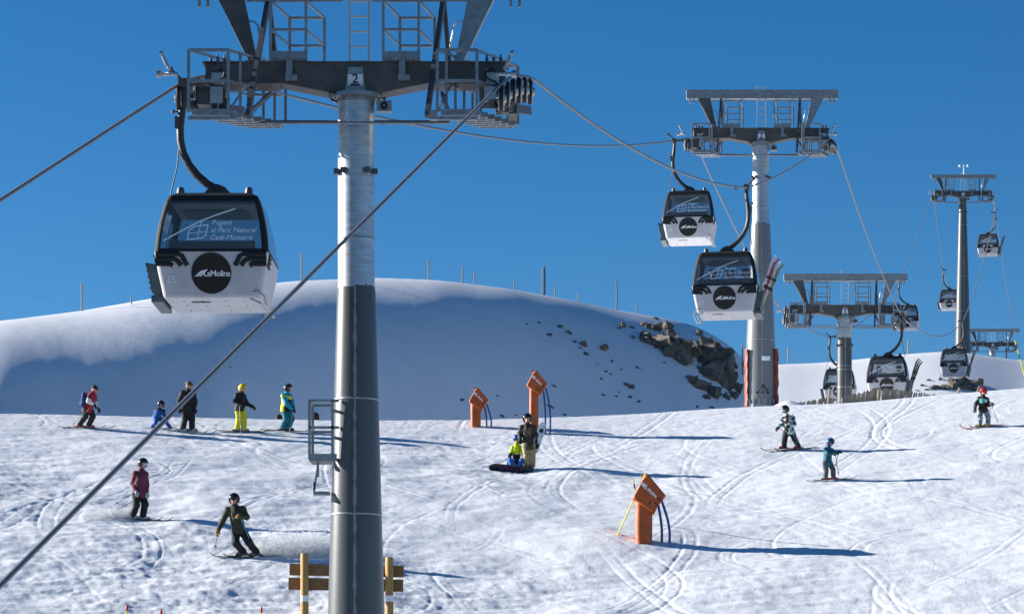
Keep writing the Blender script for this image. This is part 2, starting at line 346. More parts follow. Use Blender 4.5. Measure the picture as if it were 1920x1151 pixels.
# ---------------------------------------------------------------- tower head meshes, shared by all towers
def sk(u, v, w): return (u+SK*v, v, w)
def head_meshes():
    H = {}
    m = MB(); pl = [(-2.8, .6), (2.8, .6), (2.8, .25), (1.42, .24), (.49, .055), (-.49, .055), (-1.42, .24), (-2.8, .25)]
    m.prism(pl, -.25, .25); m.box((0, 0, .615), (5.7, .56, .03)); m.prism([(-2.82, .215), (-1.42, .205), (-1.42, .238), (-2.82, .248)], -.3, .3)
    m.prism([(1.42, .205), (2.82, .215), (2.82, .248), (1.42, .238)], -.3, .3)
    H['crossarm'] = m.mesh('crossarm', M['beam'])
    m = MB(); m.lathe([(.36, -.10), (.36, -.02), (.48, -.02), (.48, .05), (.3, .05)], 28)
    for k in range(14):
        a = k*math.pi/7; m.lathe([(.025, -.05), (.025, .0)], 6, (.43*math.cos(a), .43*math.sin(a), 0))
    H['flange'] = m.mesh('flange', M['galv'], 30)
    m = MB(); m.prism([(-.20, .05), (.20, .05), (.13, .52), (-.13, .52)], -.29, -.252); H['saddle_plate'] = m.mesh('saddle_plate', M['galv'])
    m = MB(); m.box((0, -.305, .27), (.28, .02, .21)); m.mi = 1; m.box((0, -.317, .185), (.18, .006, .035))
    H['number_plate'] = m.mesh('number_plate', [M['plate'], M['navy']])
    m = MB(); m.box((.53, -.1, -.18), (.28, .2, .2)); m.mi = 1; m.lathe([(.075, -.215), (.07, -.19), (.03, -.13)], 16, (.53, 0, -.18), 'y')
    m.mi = 0; m.lathe([(.02, -.24), (.02, -.2)], 10, (.53, 0, -.18), 'y'); m.box((.53, -.05, -.05), (.05, .04, .12)); m.box((.47, -.05, -.01), (.18, .04, .03))
    H['loudspeaker'] = m.mesh('loudspeaker', [M['galv'], M['black']])
    m = MB(); m.tube([(-1.75, -.55, -.58), (1.75, -.55, -.58)], .03, 10); H['tie_rod'] = m.mesh('tie_rod', M['galv'], True)
    m = MB()
    for x in (-.13, .23): m.bar((x, .1, .6), (x, .1, 2.45), .035)
    for k in range(7): m.bar((-.13, .1, .72+.28*k), (.23, .1, .72+.28*k), .025)
    H['ladder'] = m.mesh('ladder', mat('pale_ladder', (.55, .52, .50), .5, .3))
    m = MB(); m.box((.06, 0, 2.05), (6.3, .3, .33)); m.box((.06, 0, 2.225), (6.34, .36, .03))
    for s in (-1, 1):
        for k in (0, .16): m.box((.06+s*(3.0-k), 0, 1.80), (.05, .12, .2))
    for a, b in ((-2.05, -.25), (.3, 2.2)): m.tube([(a, -.1, 1.8), (b, -.1, 1.8)], .018, 6)
    H['lifting_beam'] = m.mesh('lifting_beam', M['galv'])
    for s in (-1, 1):
        m = MB(); m.prism([(s*2.60, 1.88), (s*2.10, 1.88), (s*1.84, .62), (s*1.98, .62)], -.12, .12); m.box((s*1.91, 0, .64), (.3, .4, .05))
        H['lifting_leg', s] = m.mesh('lifting_leg', M['beam'] if s < 0 else M['galv'])
        m = MB(); m.tube([(s*2.0, -.1, 1.42), (s*1.92, -.1, 1.42), (s*1.84, -.1, 1.35), (s*1.76, -.1, .95), (s*1.8, -.1, .88), (s*1.88, -.1, .88)], .015, 6)
        H['handle', s] = m.mesh('handle', M['galv'], True)
        m = MB(); m.bar(sk(s*1.64, 0, 1.9), sk(s*1.64, -1.25, -.62), .085, .10); H['strut', s] = m.mesh('strut', M['galv_dark'])
        m = MB(); m.bar(sk(s*1.64, 0, 1.9), sk(s*1.64, .5, .6), .07, .08); H['rear_strut', s] = m.mesh('rear_strut', M['beam'])
        # work platform above the arm: floor, toe board, front and back rails
        a, b = (-1.50, -.84) if s < 0 else (.60, 1.26)
        m = MB()
        for v, z0, z1 in ((-.35, .62, 1.73), (.85, .62, 1.73)):
            for x in (a, b): m.bar(sk(x, v, z0), sk(x, v, z1), .05)
            for z in (1.73, 1.2): m.bar(sk(a, v, z), sk(b, v, z), .045)
        for x in (a, b):
            m.bar(sk(x, -.35, 1.73), sk(x, .85, 1.73), .04); m.bar(sk(x, -.35, 1.2), sk(x, .85, 1.2), .035)
        H['railing', s] = m.mesh('railing', M['galv'])
        m = MB()
        for k in range(9): m.bar(sk(a+(b-a)*(k+.5)/9, -.36, .645), sk(a+(b-a)*(k+.5)/9, .86, .645), .05, .02)
        for k in range(7): m.bar(sk(a, -.34+.2*k, .66), sk(b, -.34+.2*k, .66), .03, .012)
        m.prism([(a-SK*.36, .66), (b-SK*.36, .66), (b-SK*.36, .79), (a-SK*.36, .79)], -.39, -.365)
        H['platform_floor', s] = m.mesh('platform_floor', M['galv'])
        m = MB(); c = (a+b)/2+.03; m.box((c-.09, -.3, .46), (.12, .07, .36)); m.box((c-.05, -.33, .31), (.22, .06, .10))
        H['platform_bracket', s] = m.mesh('platform_bracket', M['galv'])
        # catwalk along the sheaves
        u0, u1 = (s*2.62, s*1.90)
        m = MB(); lo, hi = -.62, .52
        for v in (-1.55, 1.9):
            zz = .16*(v+1.55)
            for u in (u0, u1): m.bar(sk(u, v, lo+zz), sk(u, v, hi+zz), .055)
            for z in (hi, -.04, lo+.04): m.bar(sk(u0, v, z+zz), sk(u1, v, z+zz), .05)
        for u in (u0, u1):
            for z in (hi, -.04): m.bar(sk(u, -1.55, z), sk(u, 1.9, z+.55), .04)
        for k in range(1, 5):
            v = -1.55+.69*k; zz = .16*(v+1.55); m.bar(sk(u1, v, lo+zz), sk(u1, v, hi+zz), .05)
        m.bar(sk(u1, -1.4, -.5), sk(u1, -.4, .2), .03); m.bar(sk(u0, -1.55, -.72), sk(u1, -1.55, -.72), .07)
        m.box(sk(u1-s*.08, -1.5, -.66), (.13, .16, .17)); m.bar(sk(u1, -.6, -.5), sk(s*1.6, 0, .1), .07)
        H['catwalk', s] = m.mesh('catwalk', M['galv'])
        m = MB(); w = abs(u1-u0)
        for j in range(6): m.box((0, -.26+.105*j, 0), (w, .045, .025))
        for x in (-w/2+.03, 0, w/2-.03): m.box((x, 0, 0), (.02, .6, .03))
        m.box((0, -.3, -.045), (w, .015, .07)); H['step', s] = m.mesh('step', M['galv'])
        # sheave carrier: yoke, gear box, cables
        m = MB()
        m.box(sk(s*2.66, 0, .27), (.26, .57, .60)); m.prism([(s*2.5, .25), (s*2.86, .25), (s*2.86, -.28), (s*2.62, -.28)], -.12, .12)
        m.box(sk(s*2.60, -.75, -.16), (.24, .32, .32)); m.box(sk(s*2.74, .8, -.02), (.2, .6, .3)); m.bar(sk(s*2.80, -1.2, -.38), sk(s*2.80, 2.1, .25), .09, .16)
        for k in range(3): m.lathe([(.03, .6), (.03, .72), (.018, .72), (.018, .78)], 8, (s*(2.45+.13*k), -.15, .0))
        H['sheave_yoke', s] = m.mesh('sheave_yoke', M['galv_dark'])
        m = MB(); m.box((s*2.52, -.92, -.15), (.22, .02, .30)); H['cover_plate', s] = m.mesh('cover_plate', M['sheave'])
        m = MB(); m.box((s*2.56, -.3, .3), (.24, .03, .22)); H['junction_box', s] = m.mesh('junction_box', M['sheave'])
        m = MB(); q = [(-2.62, .42), (-2.52, .46), (-2.42, .40), (-2.45, .28), (-2.6, .22), (-2.7, .12), (-2.68, -.06)]
        m.tube([(-s*x if s > 0 else x, -.42, z) for x, z in q], .02, 6); H['cable_loop', s] = m.mesh('cable_loop', M['black'], True)
        m = MB(); m.tube([sk(s*3.05, -1.3, .22), sk(s*3.12, -1.3, .34), sk(s*3.18, -1.3, .48)], [.03, .035, .03], 8); m.lathe([(.05, -.03), (.055, .03)], 12, sk(s*3.2, -1.3, .52), 'x')
        m.tube([sk(s*2.9, -1.3, .14), sk(s*3.22, -1.3, .14)], .035, 8); m.lathe([(.07, -.04), (.07, .04)], 12, sk(s*3.24, -1.3, .14), 'x')
        H['rope_guide', s] = m.mesh('rope_guide', M['sheave'], 40)
    m = MB(); m.tube([(-.02, -.3, .05), (-.5, -.3, .04), (-.44, -.3, -.10), (-.34, -.3, -.12)], .018, 6); H['hanging_cable'] = m.mesh('hanging_cable', M['black'], True)
    # one sheave: rubber tyre and alloy hub
    m = MB(); m.lathe([(.205, -.03), (.235, -.038), (.245, -.02), (.235, 0), (.245, .02), (.235, .038), (.205, .03)], 22, axis='x'); H['sheave'] = m.mesh('sheave', M['black'], 40)
    m = MB(); m.lathe([(.04, -.10), (.07, -.095), (.10, -.04), (.215, -.055), (.215, .055), (.10, .04), (.07, .095), (.04, .10)], 18, axis='x')
    H['hub'] = m.mesh('hub', M['sheave'], 30)
    return H
H = head_meshes()
m_pole = M['galv'].copy(); m_pole.name = 'tower_tube'
def pole_material(zpaint, dark=(.062, .068, .075)):                   # bare galvanised above, grey paint with a ragged edge and a pale run below
    m = mat('tower_tube', (.46, .48, .50), .36, .6, .2, 3, .10, 24, stretch=(1, 1, 5)); n, l = m.node_tree.nodes, m.node_tree.links
    p = n['Principled BSDF']; old = p.inputs['Base Color'].links[0].from_socket
    tc = n.new('ShaderNodeTexCoord'); sp = n.new('ShaderNodeSeparateXYZ'); l.new(tc.outputs['Object'], sp.inputs[0])
    no = n.new('ShaderNodeTexNoise'); no.inputs['Scale'].default_value = 9; l.new(tc.outputs['Object'], no.inputs['Vector'])
    mm = n.new('ShaderNodeMath'); mm.operation = 'MULTIPLY_ADD'; l.new(no.outputs['Fac'], mm.inputs[0]); mm.inputs[1].default_value = .22; l.new(sp.outputs['Z'], mm.inputs[2])
    lt = n.new('ShaderNodeMath'); lt.operation = 'LESS_THAN'; l.new(mm.outputs[0], lt.inputs[0]); lt.inputs[1].default_value = zpaint+.11
    ab = n.new('ShaderNodeMath'); ab.operation = 'ABSOLUTE'; l.new(sp.outputs['X'], ab.inputs[0])
    n2 = n.new('ShaderNodeTexNoise'); n2.inputs['Scale'].default_value = 5; l.new(tc.outputs['Object'], n2.inputs['Vector'])
    st = n.new('ShaderNodeMath'); st.operation = 'MULTIPLY_ADD'; l.new(n2.outputs['Fac'], st.inputs[0]); st.inputs[1].default_value = -.09; l.new(ab.outputs[0], st.inputs[2])
    ls = n.new('ShaderNodeMath'); ls.operation = 'LESS_THAN'; l.new(st.outputs[0], ls.inputs[0]); ls.inputs[1].default_value = -.022
    gp = n.new('ShaderNodeMix'); gp.data_type = 'RGBA'; gp.inputs['A'].default_value = (*dark, 1); gp.inputs['B'].default_value = (.22, .23, .24, 1); l.new(ls.outputs[0], gp.inputs['Factor'])
    mx = n.new('ShaderNodeMix'); mx.data_type = 'RGBA'; l.new(lt.outputs[0], mx.inputs['Factor']); l.new(old, mx.inputs['A']); l.new(gp.outputs['Result'], mx.inputs['B'])
    l.new(mx.outputs['Result'], p.inputs['Base Color'])
    me_ = n.new('ShaderNodeMapRange'); l.new(lt.outputs[0], me_.inputs['Value']); me_.inputs['To Min'].default_value = .6; me_.inputs['To Max'].default_value = .0
    l.new(me_.outputs[0], p.inputs['Metallic'])
    return m
TLAB = ['nearest lift tower with number 2 plate and a thick grey painted pole', 'lift tower with number 3 plate rising beside the orange padded foot',
        'low lift tower with a short pole beside the wooden snow fence', 'tall slender lift tower with a wind gauge on its top beam', 'farthest lift tower, small on the right skyline']
def build_tower(i, tw):
    X, Y, zh, s0, s1, num = tw
    zb = gz(X, Y)-.25 if i else -2.6
    if i == 3: zb = gz(X, Y)-.3
    Hh = zh-zb
    t = empty('lift_tower', (X, Y, zb)); tag(t, TLAB[i], 'lift tower', 'towers of the gondola line')
    rt = .345; rb = rt+.0205*min(Hh, 15)*.9
    if i == 1: rb = .62
    if i == 2: rt, rb = .37, .39
    if i == 3: rb = .78
    zp = {0: Hh-3.55, 1: Hh-3.3, 2: 3.9, 3: Hh+5, 4: -5}[i]
    prof = [(rb, 0)]+[(rt+(rb-rt)*(1-k), max(.05, (Hh-.06)*k)) for k in ((.0, .25, .5, .66, 1.0) if i else (.0, .3, .6, .75, 1.0))]
    if i == 0:                               # straight tube on top, cone below
        prof = [(.58, 0), (.535, Hh-9.8), (.362, Hh-3.62), (.345, Hh-3.5), (.345, Hh-.06)]
    if i == 1:
        prof = [(.64, 0), (.60, 3.0), (.40, Hh-3.4), (.345, Hh-3.2), (.345, Hh-.06)]
    m = MB(); m.lathe(prof, 40); m.build('pole', pole_material(zp, (.15, .16, .17) if i == 1 else (.062, .068, .075)), t, smooth=30)
    rad = lambda z: np.interp(z, [p[1] for p in prof], [p[0] for p in prof])
    rings = [Hh-2.65, Hh-5.65, Hh-7.8] if i == 0 else [Hh-2.65, Hh*.5, Hh*.28]
    for z in rings:
        m = MB(); r = float(rad(z)); m.lathe([(r+.001, -.02), (r+.008, -.012), (r+.008, .012), (r+.001, .02)], 40); m.build('weld_ring', M['galv'], t, (0, 0, z), 60)
    for a in (-2.75, -2.2, -.95, -.4):
        z = Hh-1.4; r = float(rad(z)); m = MB(); m.box((0, 0, 0), (.1, .1, .1)); m.build('sensor_box', M['galv_dark'], t, (math.cos(a)*(r+.045), math.sin(a)*(r+.045), z))
    def part(key, name=None, loc=(0, 0, 0), par=None):
        return link(name or (key[0] if isinstance(key, tuple) else key), H[key], par or t, (loc[0], loc[1], loc[2]+(0 if par else Hh)))
    for k in ('crossarm', 'flange', 'saddle_plate', 'loudspeaker', 'ladder', 'lifting_beam', 'hanging_cable'): part(k)
    npl = part('number_plate')
    if num: link('digit', T_SIGN[num], npl, (0, -.318, .215), (R(90), 0, 0))
    part('tie_rod'); part('tie_rod', loc=(0, 1.15, .28))
    for s in (-1, 1):
        lg = part(('lifting_leg', s)); part(('handle', s), par=lg)
        part(('strut', s)); part(('rear_strut', s), 'strut')
        pf = part(('platform_floor', s), 'work_platform'); part(('railing', s), par=pf); part(('platform_bracket', s), 'bracket', par=pf)
        cw = part(('catwalk', s))
        for k in range(6):
            v = -1.25+.58*k; c = sk(s*2.26, v, -.63+.16*(v+1.55)); part(('step', s), loc=c, par=cw)
        yk = part(('sheave_yoke', s)); part(('cover_plate', s), par=yk); part(('junction_box', s), par=yk); part(('cable_loop', s), par=yk); part(('rope_guide', s), par=yk)
        # sheaves follow the rope
        for k in range(6):
            v = -1.05+.5*k; q = rope_at(tw, s, v)-Vector((X, Y, zb)); dz = -.27
            if i == 2: dz = .27 if k % 2 else -.27
            sh = link('sheave', H['sheave'], t, (q.x, q.y, q.z+dz)); link('hub', H['hub'], sh)
    if i == 0:                               # rest platform on the pole
        g = MB(); x0, x1, zt, zf = -.85, -.42, 5.95-zb, 4.86-zb
        for v in (-.35, .45):
            for x in (x0, x1): g.bar((x, v, zf), (x, v, zt), .05)
            for z in (zt, zt-.5): g.bar((x0, v, z), (x1+.12, v, z), .05)
        for z in (zt, zt-.5): g.bar((x0, -.35, z), (x0, .45, z), .045)
        rp = g.build('rest_platform', M['galv'], t)
        g = MB()
        for k in range(6): g.box((-.6, -.32+.15*k, zf), (.52, .07, .05))
        g.box((-.6, -.37, zf+.03), (.52, .02, .14)); g.build('floor_grate', M['galv'], rp)
        g = MB(); g.bar((-.70, -.1, zf), (-.78, -.1, zf-.55), .035); g.bar((-.72, .0, zf), (-.72, .0, zf-.3), .05); g.box((-.64, -.1, zf-.62), (.3, .3, .06)); g.bar((-.78, -.1, zf-.6), (-.78, -.1, zf-.4), .035)
        g.build('foot_step', M['galv'], rp)
    if i == 1:
        g = MB()
        for k in range(9):
            a = R(180+20*k); g.box((math.cos(a)*.66, math.sin(a)*.66, .35), (.06, .06, .7))
        g.lathe([(.66, 0), (.66, .5), (.63, .5)], 24); g.build('base_skirt', M['galv'], t)
        g = MB()
        for k in range(8):
            a0, a1 = R(268+4.5*k), R(268+4.5*(k+1)); r = float(rad(2.35))+.012
            g.add([(r*math.cos(a0), r*math.sin(a0), 2.28), (r*math.cos(a1), r*math.sin(a1), 2.28), (r*math.cos(a1), r*math.sin(a1), 2.46), (r*math.cos(a0), r*math.sin(a0), 2.46)], [(0, 1, 2, 3)])
        g.build('reflective_band', M['whiteband'], t)
        for k, (x, z) in enumerate(((-.2, .95), (.02, .95), (.25, .95))):
            g = MB(); g.lathe([(.05, -.66), (.05, -.58)], 10, (x, .0, z), 'y'); g.tube([(x, -.64, z), (x*.2+.02, -.65, z+.32)], .02, 6); g.build('anchor_bolt', M['black'], t)
    if i == 3:
        g = MB(); g.tube([(.1, 0, 2.2), (.1, 0, 3.2)], .03, 6); g.bar((-.3, 0, 3.0), (.5, 0, 3.0), .03); g.lathe([(.09, 0), (.09, .18)], 8, (-.3, 0, 3.02)); g.lathe([(.09, 0), (.09, .18)], 8, (.5, 0, 3.02))
        g.build('wind_gauge', M['plate'], t, (0, 0, Hh))
    return t
for i, tw in enumerate(TOWERS): build_tower(i, tw)

# ---------------------------------------------------------------- ropes
GR = {}                                      # grip points
def on(side, ya, yb, xy, y):
    return px(xy[0], xy[1], y)
G23 = px(1401, 352, 84.5); GA = px(1556, 632, 172); GB = px(1686, 527, 222); GC = px(1806, 602, 200); GD = px(1769, 506, 271); GE = px(1866, 399, 256)
def span(a, b, sag, n=16):
    return [a.lerp(b, k/n)-Vector((0, 0, 4*sag*(k/n)*(1-k/n))) for k in range(1, n)]
def rope(side, keys):
    pts = []; t0 = TOWERS[0]; q = rope_at(t0, side, -1.1)
    pts.append(q+Vector((-SK*56, -56, -.46*56))); pts.append(q+Vector((-SK*10, -10, -.46*10)))
    for i, tw in enumerate(TOWERS):
        for k in range(8): pts.append(rope_at(tw, side, -1.1+3.1*k/7))
        if i+1 < len(TOWERS):
            b = rope_at(TOWERS[i+1], side, -1.1); a = pts[-1]
            via, sags = keys[i]
            stops = [a]+via+[b]
            for j in range(len(stops)-1):
                pts += span(stops[j], stops[j+1], sags[j])
                if j+1 < len(stops)-1: pts.append(stops[j+1])
    e = pts[-1]; pts.append(e+Vector((SK*60, 60, 2)))
    m = MB(); m.tube(pts, .031, 8)
    return m
rope(-1, [([], [.7]), ([], [.4]), ([GA, GB], [.1, .8, .4]), ([GD], [.1, .5])]).build('haul_rope', M['rope'], smooth=True)
rope(1, [([G23], [.5, .25]), ([], [.4]), ([GC, GE], [1.0, .8, .02]), ([], [.8])]).build('haul_rope', M['rope'], smooth=True)
o_ = [o for o in SC.objects if o.name.startswith('haul_rope')]
tag(o_[0], 'left steel haul rope carrying the empty cabins down the hill', 'cable', 'ropes of the gondola line')
tag(o_[1], 'right steel haul rope crossing the lower left corner of the picture', 'cable', 'ropes of the gondola line')

# ---------------------------------------------------------------- cabins
def cabin_meshes():
    C = {}
    # outline per height: half width, half depth
    LV = [(0.0, .86, .90), (.04, .885, .93), (.45, .97, 1.015), (.80, 1.03, 1.08), (.86, 1.025, 1.07), (1.10, 1.005, 1.015), (1.35, .965, .957), (1.60, .905, .90), (1.75, .86, .865), (1.86, .81, .81), (1.93, .68, .68), (1.96, .45, .45)]
    def ring(z):
        hw = np.interp(z, [q[0] for q in LV], [q[1] for q in LV]); hd = np.interp(z, [q[0] for q in LV], [q[2] for q in LV])
        c = .115*min(1, hw); pts = []
        for sx, sy, a0 in ((1, -1, -90), (1, 1, 0), (-1, 1, 90), (-1, -1, 180)):
            for k in range(5):
                a = R(a0+22.5*k); pts.append((sx*(hw-c)+c*math.cos(a), sy*(hd-c)+c*math.sin(a), z))
        return pts                            # 20 points: right-front corner, right-back, left-back, left-front
    def band(m, z0, z1, sel=None, inset=0.0, n=1):
        for q in range(n):
            a, b = ring(z0+(z1-z0)*q/n), ring(z0+(z1-z0)*(q+1)/n)
            for k in range(20):
                if sel is None or k in sel: m.add([a[k], a[(k+1) % 20], b[(k+1) % 20], b[k]], [(0, 1, 2, 3)])
    front, right, back, left = {19}, {4}, {9}, {14}
    panes = front | right | back | left
    m = MB(); band(m, .0, .04); band(m, .04, .45); band(m, .45, .80); a = ring(0); m.add(a, [tuple(range(19, -1, -1))])
    C['lower_shell'] = m.mesh('lower_shell', M['white'], 40)
    m = MB(); band(m, .80, .86)
    for z0, z1 in ((.86, 1.10), (1.10, 1.35), (1.35, 1.60), (1.60, 1.75)): band(m, z0, z1, set(range(20))-panes)
    band(m, 1.75, 1.86); C['window_frame'] = m.mesh('window_frame', M['roofc'], 40)
    m = MB(); band(m, 1.86, 1.93); band(m, 1.93, 1.96); m.add(ring(1.96), [tuple(range(20))]); C['roof'] = m.mesh('roof', M['roofc'], 40)
    for nm, s_ in (('front', front), ('right', right), ('back', back), ('left', left)):
        m = MB()
        for z0, z1 in ((.86, 1.10), (1.10, 1.35), (1.35, 1.60), (1.60, 1.75)): band(m, z0, z1, s_)
        C['pane', nm] = m.mesh('window_pane', M['glass'], True)
    m = MB()
    for s in (-1, 1): m.box((0, s*.66, .62), (1.6, .42, .12)); m.box((0, s*.90, .84), (1.55, .06, .36))
    C['bench'] = m.mesh('bench', M['bench'])
    m = MB(); m.box((0, 0, 1.72), (1.5, 1.45, .03)); m.mi = 1; m.prism([(-.6, 1.66), (.6, 1.66), (.5, 1.70), (-.5, 1.70)], -.3, .5); C['ceiling'] = m.mesh('ceiling', [mat('cabin_ceiling', (.30, .31, .32), .8), M['bench']])
    m = MB()
    for x in (-.55, -.2, .2, .55):
        for y in (-.55, 0, .55): m.box((x, y, -.006), (.025, .012, .008))
    m.box((-.25, -.45, -.01), (.35, .03, .012)); C['floor_fitting'] = m.mesh('floor_fitting', M['roofc'])
    # text and marks lie on the tilted front planes
    def fp(x, z, d=.006):
        hd = np.interp(z, [q[0] for q in LV], [q[2] for q in LV]); return (x, -hd-d, z)
    C['fp'] = fp
    m = MB(); n = 40; cz, r = .425, .36
    m.add([fp(0, cz, .012)]+[fp(r*math.cos(2*math.pi*k/n), cz+r*math.sin(2*math.pi*k/n), .012) for k in range(n)], [(0, 1+k, 1+(k+1) % n) for k in range(n)])
    C['emblem_disc'] = m.mesh('emblem_disc', M['disc'])
    m = MB()
    for k in range(3):
        x0 = -.30+.045*k
        m.add([fp(x0, .365, .02), fp(x0+.028, .365, .02), fp(x0+.15, .465+.012*k, .02), fp(x0+.115, .462+.012*k, .02)], [(0, 1, 2, 3)])
    C['emblem_stripe'] = m.mesh('emblem_stripe', M['print'])
    m = MB()                                  # drawn line and little cabin on the window
    def stroke(q, w): 
        for (x0, z0), (x1, z1) in zip(q[:-1], q[1:]):
            d = Vector((x1-x0, z1-z0)).normalized(); nx, nz = -d.y*w/2, d.x*w/2
            m.add([fp(x0-nx, z0-nz, .01), fp(x1-nx, z1-nz, .01), fp(x1+nx, z1+nz, .01), fp(x0+nx, z0+nz, .01)], [(0, 1, 2, 3)])
    stroke([(-.86, 1.00), (-.6, 1.15), (-.2, 1.37), (.1, 1.49), (.42, 1.60)], .026)
    stroke([(-.43, 1.02), (-.40, 1.20), (-.30, 1.27), (-.06, 1.30), (-.10, 1.10), (-.16, 1.05), (-.43, 1.02)], .02)
    stroke([(-.25, 1.04), (-.20, 1.28)], .012); stroke([(-.41, 1.14), (-.09, 1.17)], .012); stroke([(-.20, 1.29), (-.17, 1.38)], .016)
    C['window_drawing'] = m.mesh('window_drawing', M['print'])
    for s in (-1, 1):
        m = MB()
        for k in range(3):
            z = .755-.085*k; xe = .52+.085*k
            q = [fp(s*.995, z, .012), fp(s*(xe+.06), z, .014), fp(s*xe, z-.03, .014)]
            if k < 2: q.append(fp(s*(xe-.09+.02*k), .755-.2, .014))
            m.tube(q, .046, 8, flat=.45)
            q2 = [(s*(1.035-.018*k), y, z) for y in (-.9, -.55)]; m.tube(q2, .04, 8, flat=.6)
        C['vent_louvre', s] = m.mesh('vent_louvre', M['black'], True)
        # side the rack is on = s
        m = MB(); x0 = s*1.02
        m.prism([(s*.98, .62), (s*1.22, .66), (s*1.10, .12), (s*.90, .10)], -.75, .75); m.box((s*1.02, 0, .02), (.2, 1.4, .12))
        for k in range(5): m.box((s*(1.19-.018*k), 0, .60-.1*k), (.05, 1.54, .03))
        C['ski_rack', s] = m.mesh('ski_rack', M['rack'])
        m = MB(); x = -s*.9
        m.tube([(x*.6, -.85, .09), (x*.95, -.98, .10), (x*1.05, -.98, .02), (x*1.08, -.9, -.12), (x*1.1, .5, -.14), (x*.9, .7, -.06)], .02, 8)
        m.tube([(x*.75, -.85, .0), (x*.98, -.95, -.10), (x*1.0, .6, -.12)], .016, 6)
        C['bumper_rail', s] = m.mesh('bumper_rail', M['sheave'], True)
        # hanger on side s
        m = MB(); q = [(0, 2.12), (.18, 2.22), (.38, 2.39), (.53, 2.58), (.63, 2.80), (.68, 3.02), (.685, 3.25), (.66, 3.5), (.62, 3.8), (.62, 4.0)]
        m.tube([(s*a, 0, b) for a, b in q], [.075]*4+[.07]*4+[.06, .06], 10); C['hanger_arm', s] = m.mesh('hanger_arm', M['iron'], True)
        m = MB(); m.prism([(-.56, 1.90), (.56, 1.90), (.30, 1.99), (.14, 2.16), (0, 2.22), (-.14, 2.16), (-.30, 1.99)], -.06, .06); m.lathe([(.05, -.09), (.05, .09)], 14, (0, 0, 2.13), 'y')
        C['yoke'] = m.mesh('yoke', M['iron'])
        m = MB(); m.box((s*.62, 0, 4.05), (.16, .34, .16)); m.tube([(s*.62, 0, 4.06), (s*.30, 0, 4.06)], .035, 8); m.lathe([(.07, -.04), (.07, .04)], 12, (s*.28, 0, 4.06), 'x')
        m.tube([(s*.66, 0, 4.12), (s*.74, 0, 4.22), (s*.84, 0, 4.30)], .03, 8); m.lathe([(.055, -.04), (.055, .04)], 12, (s*.86, 0, 4.32), 'x')
        C['grip', s] = m.mesh('grip', M['galv_dark'])
        m = MB(); m.box((s*.75, -.02, 3.35), (.06, .06, .22)); m.bar((s*.70, 0, 3.55), (s*.80, 0, 3.55), .03); m.lathe([(.03, 0), (.03, .06)], 8, (s*.82, 0, 3.52))
        m.tube([(s*.75, -.02, 3.25), (s*.70, -.02, 2.9), (s*.74, -.05, 2.5), (s*.84, -.1, 2.05), (s*.84, -.12, 1.9)], .012, 6)
        C['door_cable', s] = m.mesh('door_cable', M['galv_dark'])
    m = MB(); m.lathe([(.07, 0), (.075, .05), (.07, .12), (.05, .17), (.02, .18)], 12); C['damper'] = m.mesh('damper', M['galv_dark'], 40)
    m = MB(); m.tube([(.98, -.35, .5), (1.0, -.35, .3), (.96, .35, .3), (.98, .35, .5)], .012, 6)
    m.box((1.015, 0, .55), (.012, .02, .5)); C['door_seam'] = m.mesh('door_seam', M['roofc'])
    return C
CB = cabin_meshes()
def build_cabin(grip, side, num, label, yaw, lod=0):
    c, s_ = math.cos(yaw), math.sin(yaw); off = Vector((side*.64*c, side*.64*s_, 4.05))
    t = empty('gondola_cabin', grip-off, yaw); tag(t, label, 'gondola cabin', 'cabins hanging on the gondola line')
    sh = link('lower_shell', CB['lower_shell'], t)
    for k in ('window_frame', 'roof', 'bench', 'ceiling', 'yoke'): link(k, CB[k], t)
    tag(link('floor_fitting', CB['floor_fitting'], t), kind='stuff')
    pn = {k: link('window_pane', CB['pane', k], t) for k in ('front', 'right', 'back', 'left')}
    link('ski_rack', CB['ski_rack', side], t); link('bumper_rail', CB['bumper_rail', side], t)
    for s in (-1, 1): link('vent_louvre', CB['vent_louvre', s], t)
    h_ = link('hanger_arm', CB['hanger_arm', side], t); link('grip', CB['grip', side], h_); link('door_cable', CB['door_cable', side], h_)
    for s in (-1, 1): link('damper', CB['damper'], t, (s*.62, -.45, 1.90)); link('damper', CB['damper'], t, (s*.62, .45, 1.90))
    e = link('emblem_disc', CB['emblem_disc'], t); link('emblem_stripe', CB['emblem_stripe'], e)
    fp = CB['fp']; tilt = R(90)-math.atan(.15/.76)
    link('lettering', T_LOGO, e, fp(-.14, .37, .018), (R(90)+math.atan(.15/.76), 0, 0))
    rw = (R(90)-math.atan(.215/.89), 0, 0)
    f = pn['front']
    for tm, z in ((T_L1, 1.30), (T_L2, 1.16), (T_L3, 1.02)): link('lettering', tm, f, fp({1.30: .0, 1.16: -.015, 1.02: -.03}[z], z, .012), rw)
    link('window_drawing', CB['window_drawing'], f)
    if num: link('number', T_NUM[num], sh, fp(-.72, .26, .012), (R(90)+math.atan(.15/.76), 0, 0))
    return t
def grip_on(tw, side, v): return rope_at(tw, side, v)
cab35 = build_cabin(grip_on(TOWERS[0], -1, -1.1)+Vector((.07, 0, 0)), -1, '35', 'nearest white gondola cabin, number 35, hanging left of the nearest tower', R(0))
cab59 = build_cabin(grip_on(TOWERS[1], -1, -4.2), -1, '59', 'empty white gondola cabin number 59 high against the sky', R(-8))
cab23 = build_cabin(G23, 1, '23', 'gondola cabin number 23 with passengers, in front of the padded tower pole', R(-9))
cabA = build_cabin(GA, -1, None, 'gondola cabin half hidden behind the short tower pole', R(-11))
cabB = build_cabin(GB, -1, None, 'gondola cabin partly hidden behind the short tower\'s right sheaves', R(-12))
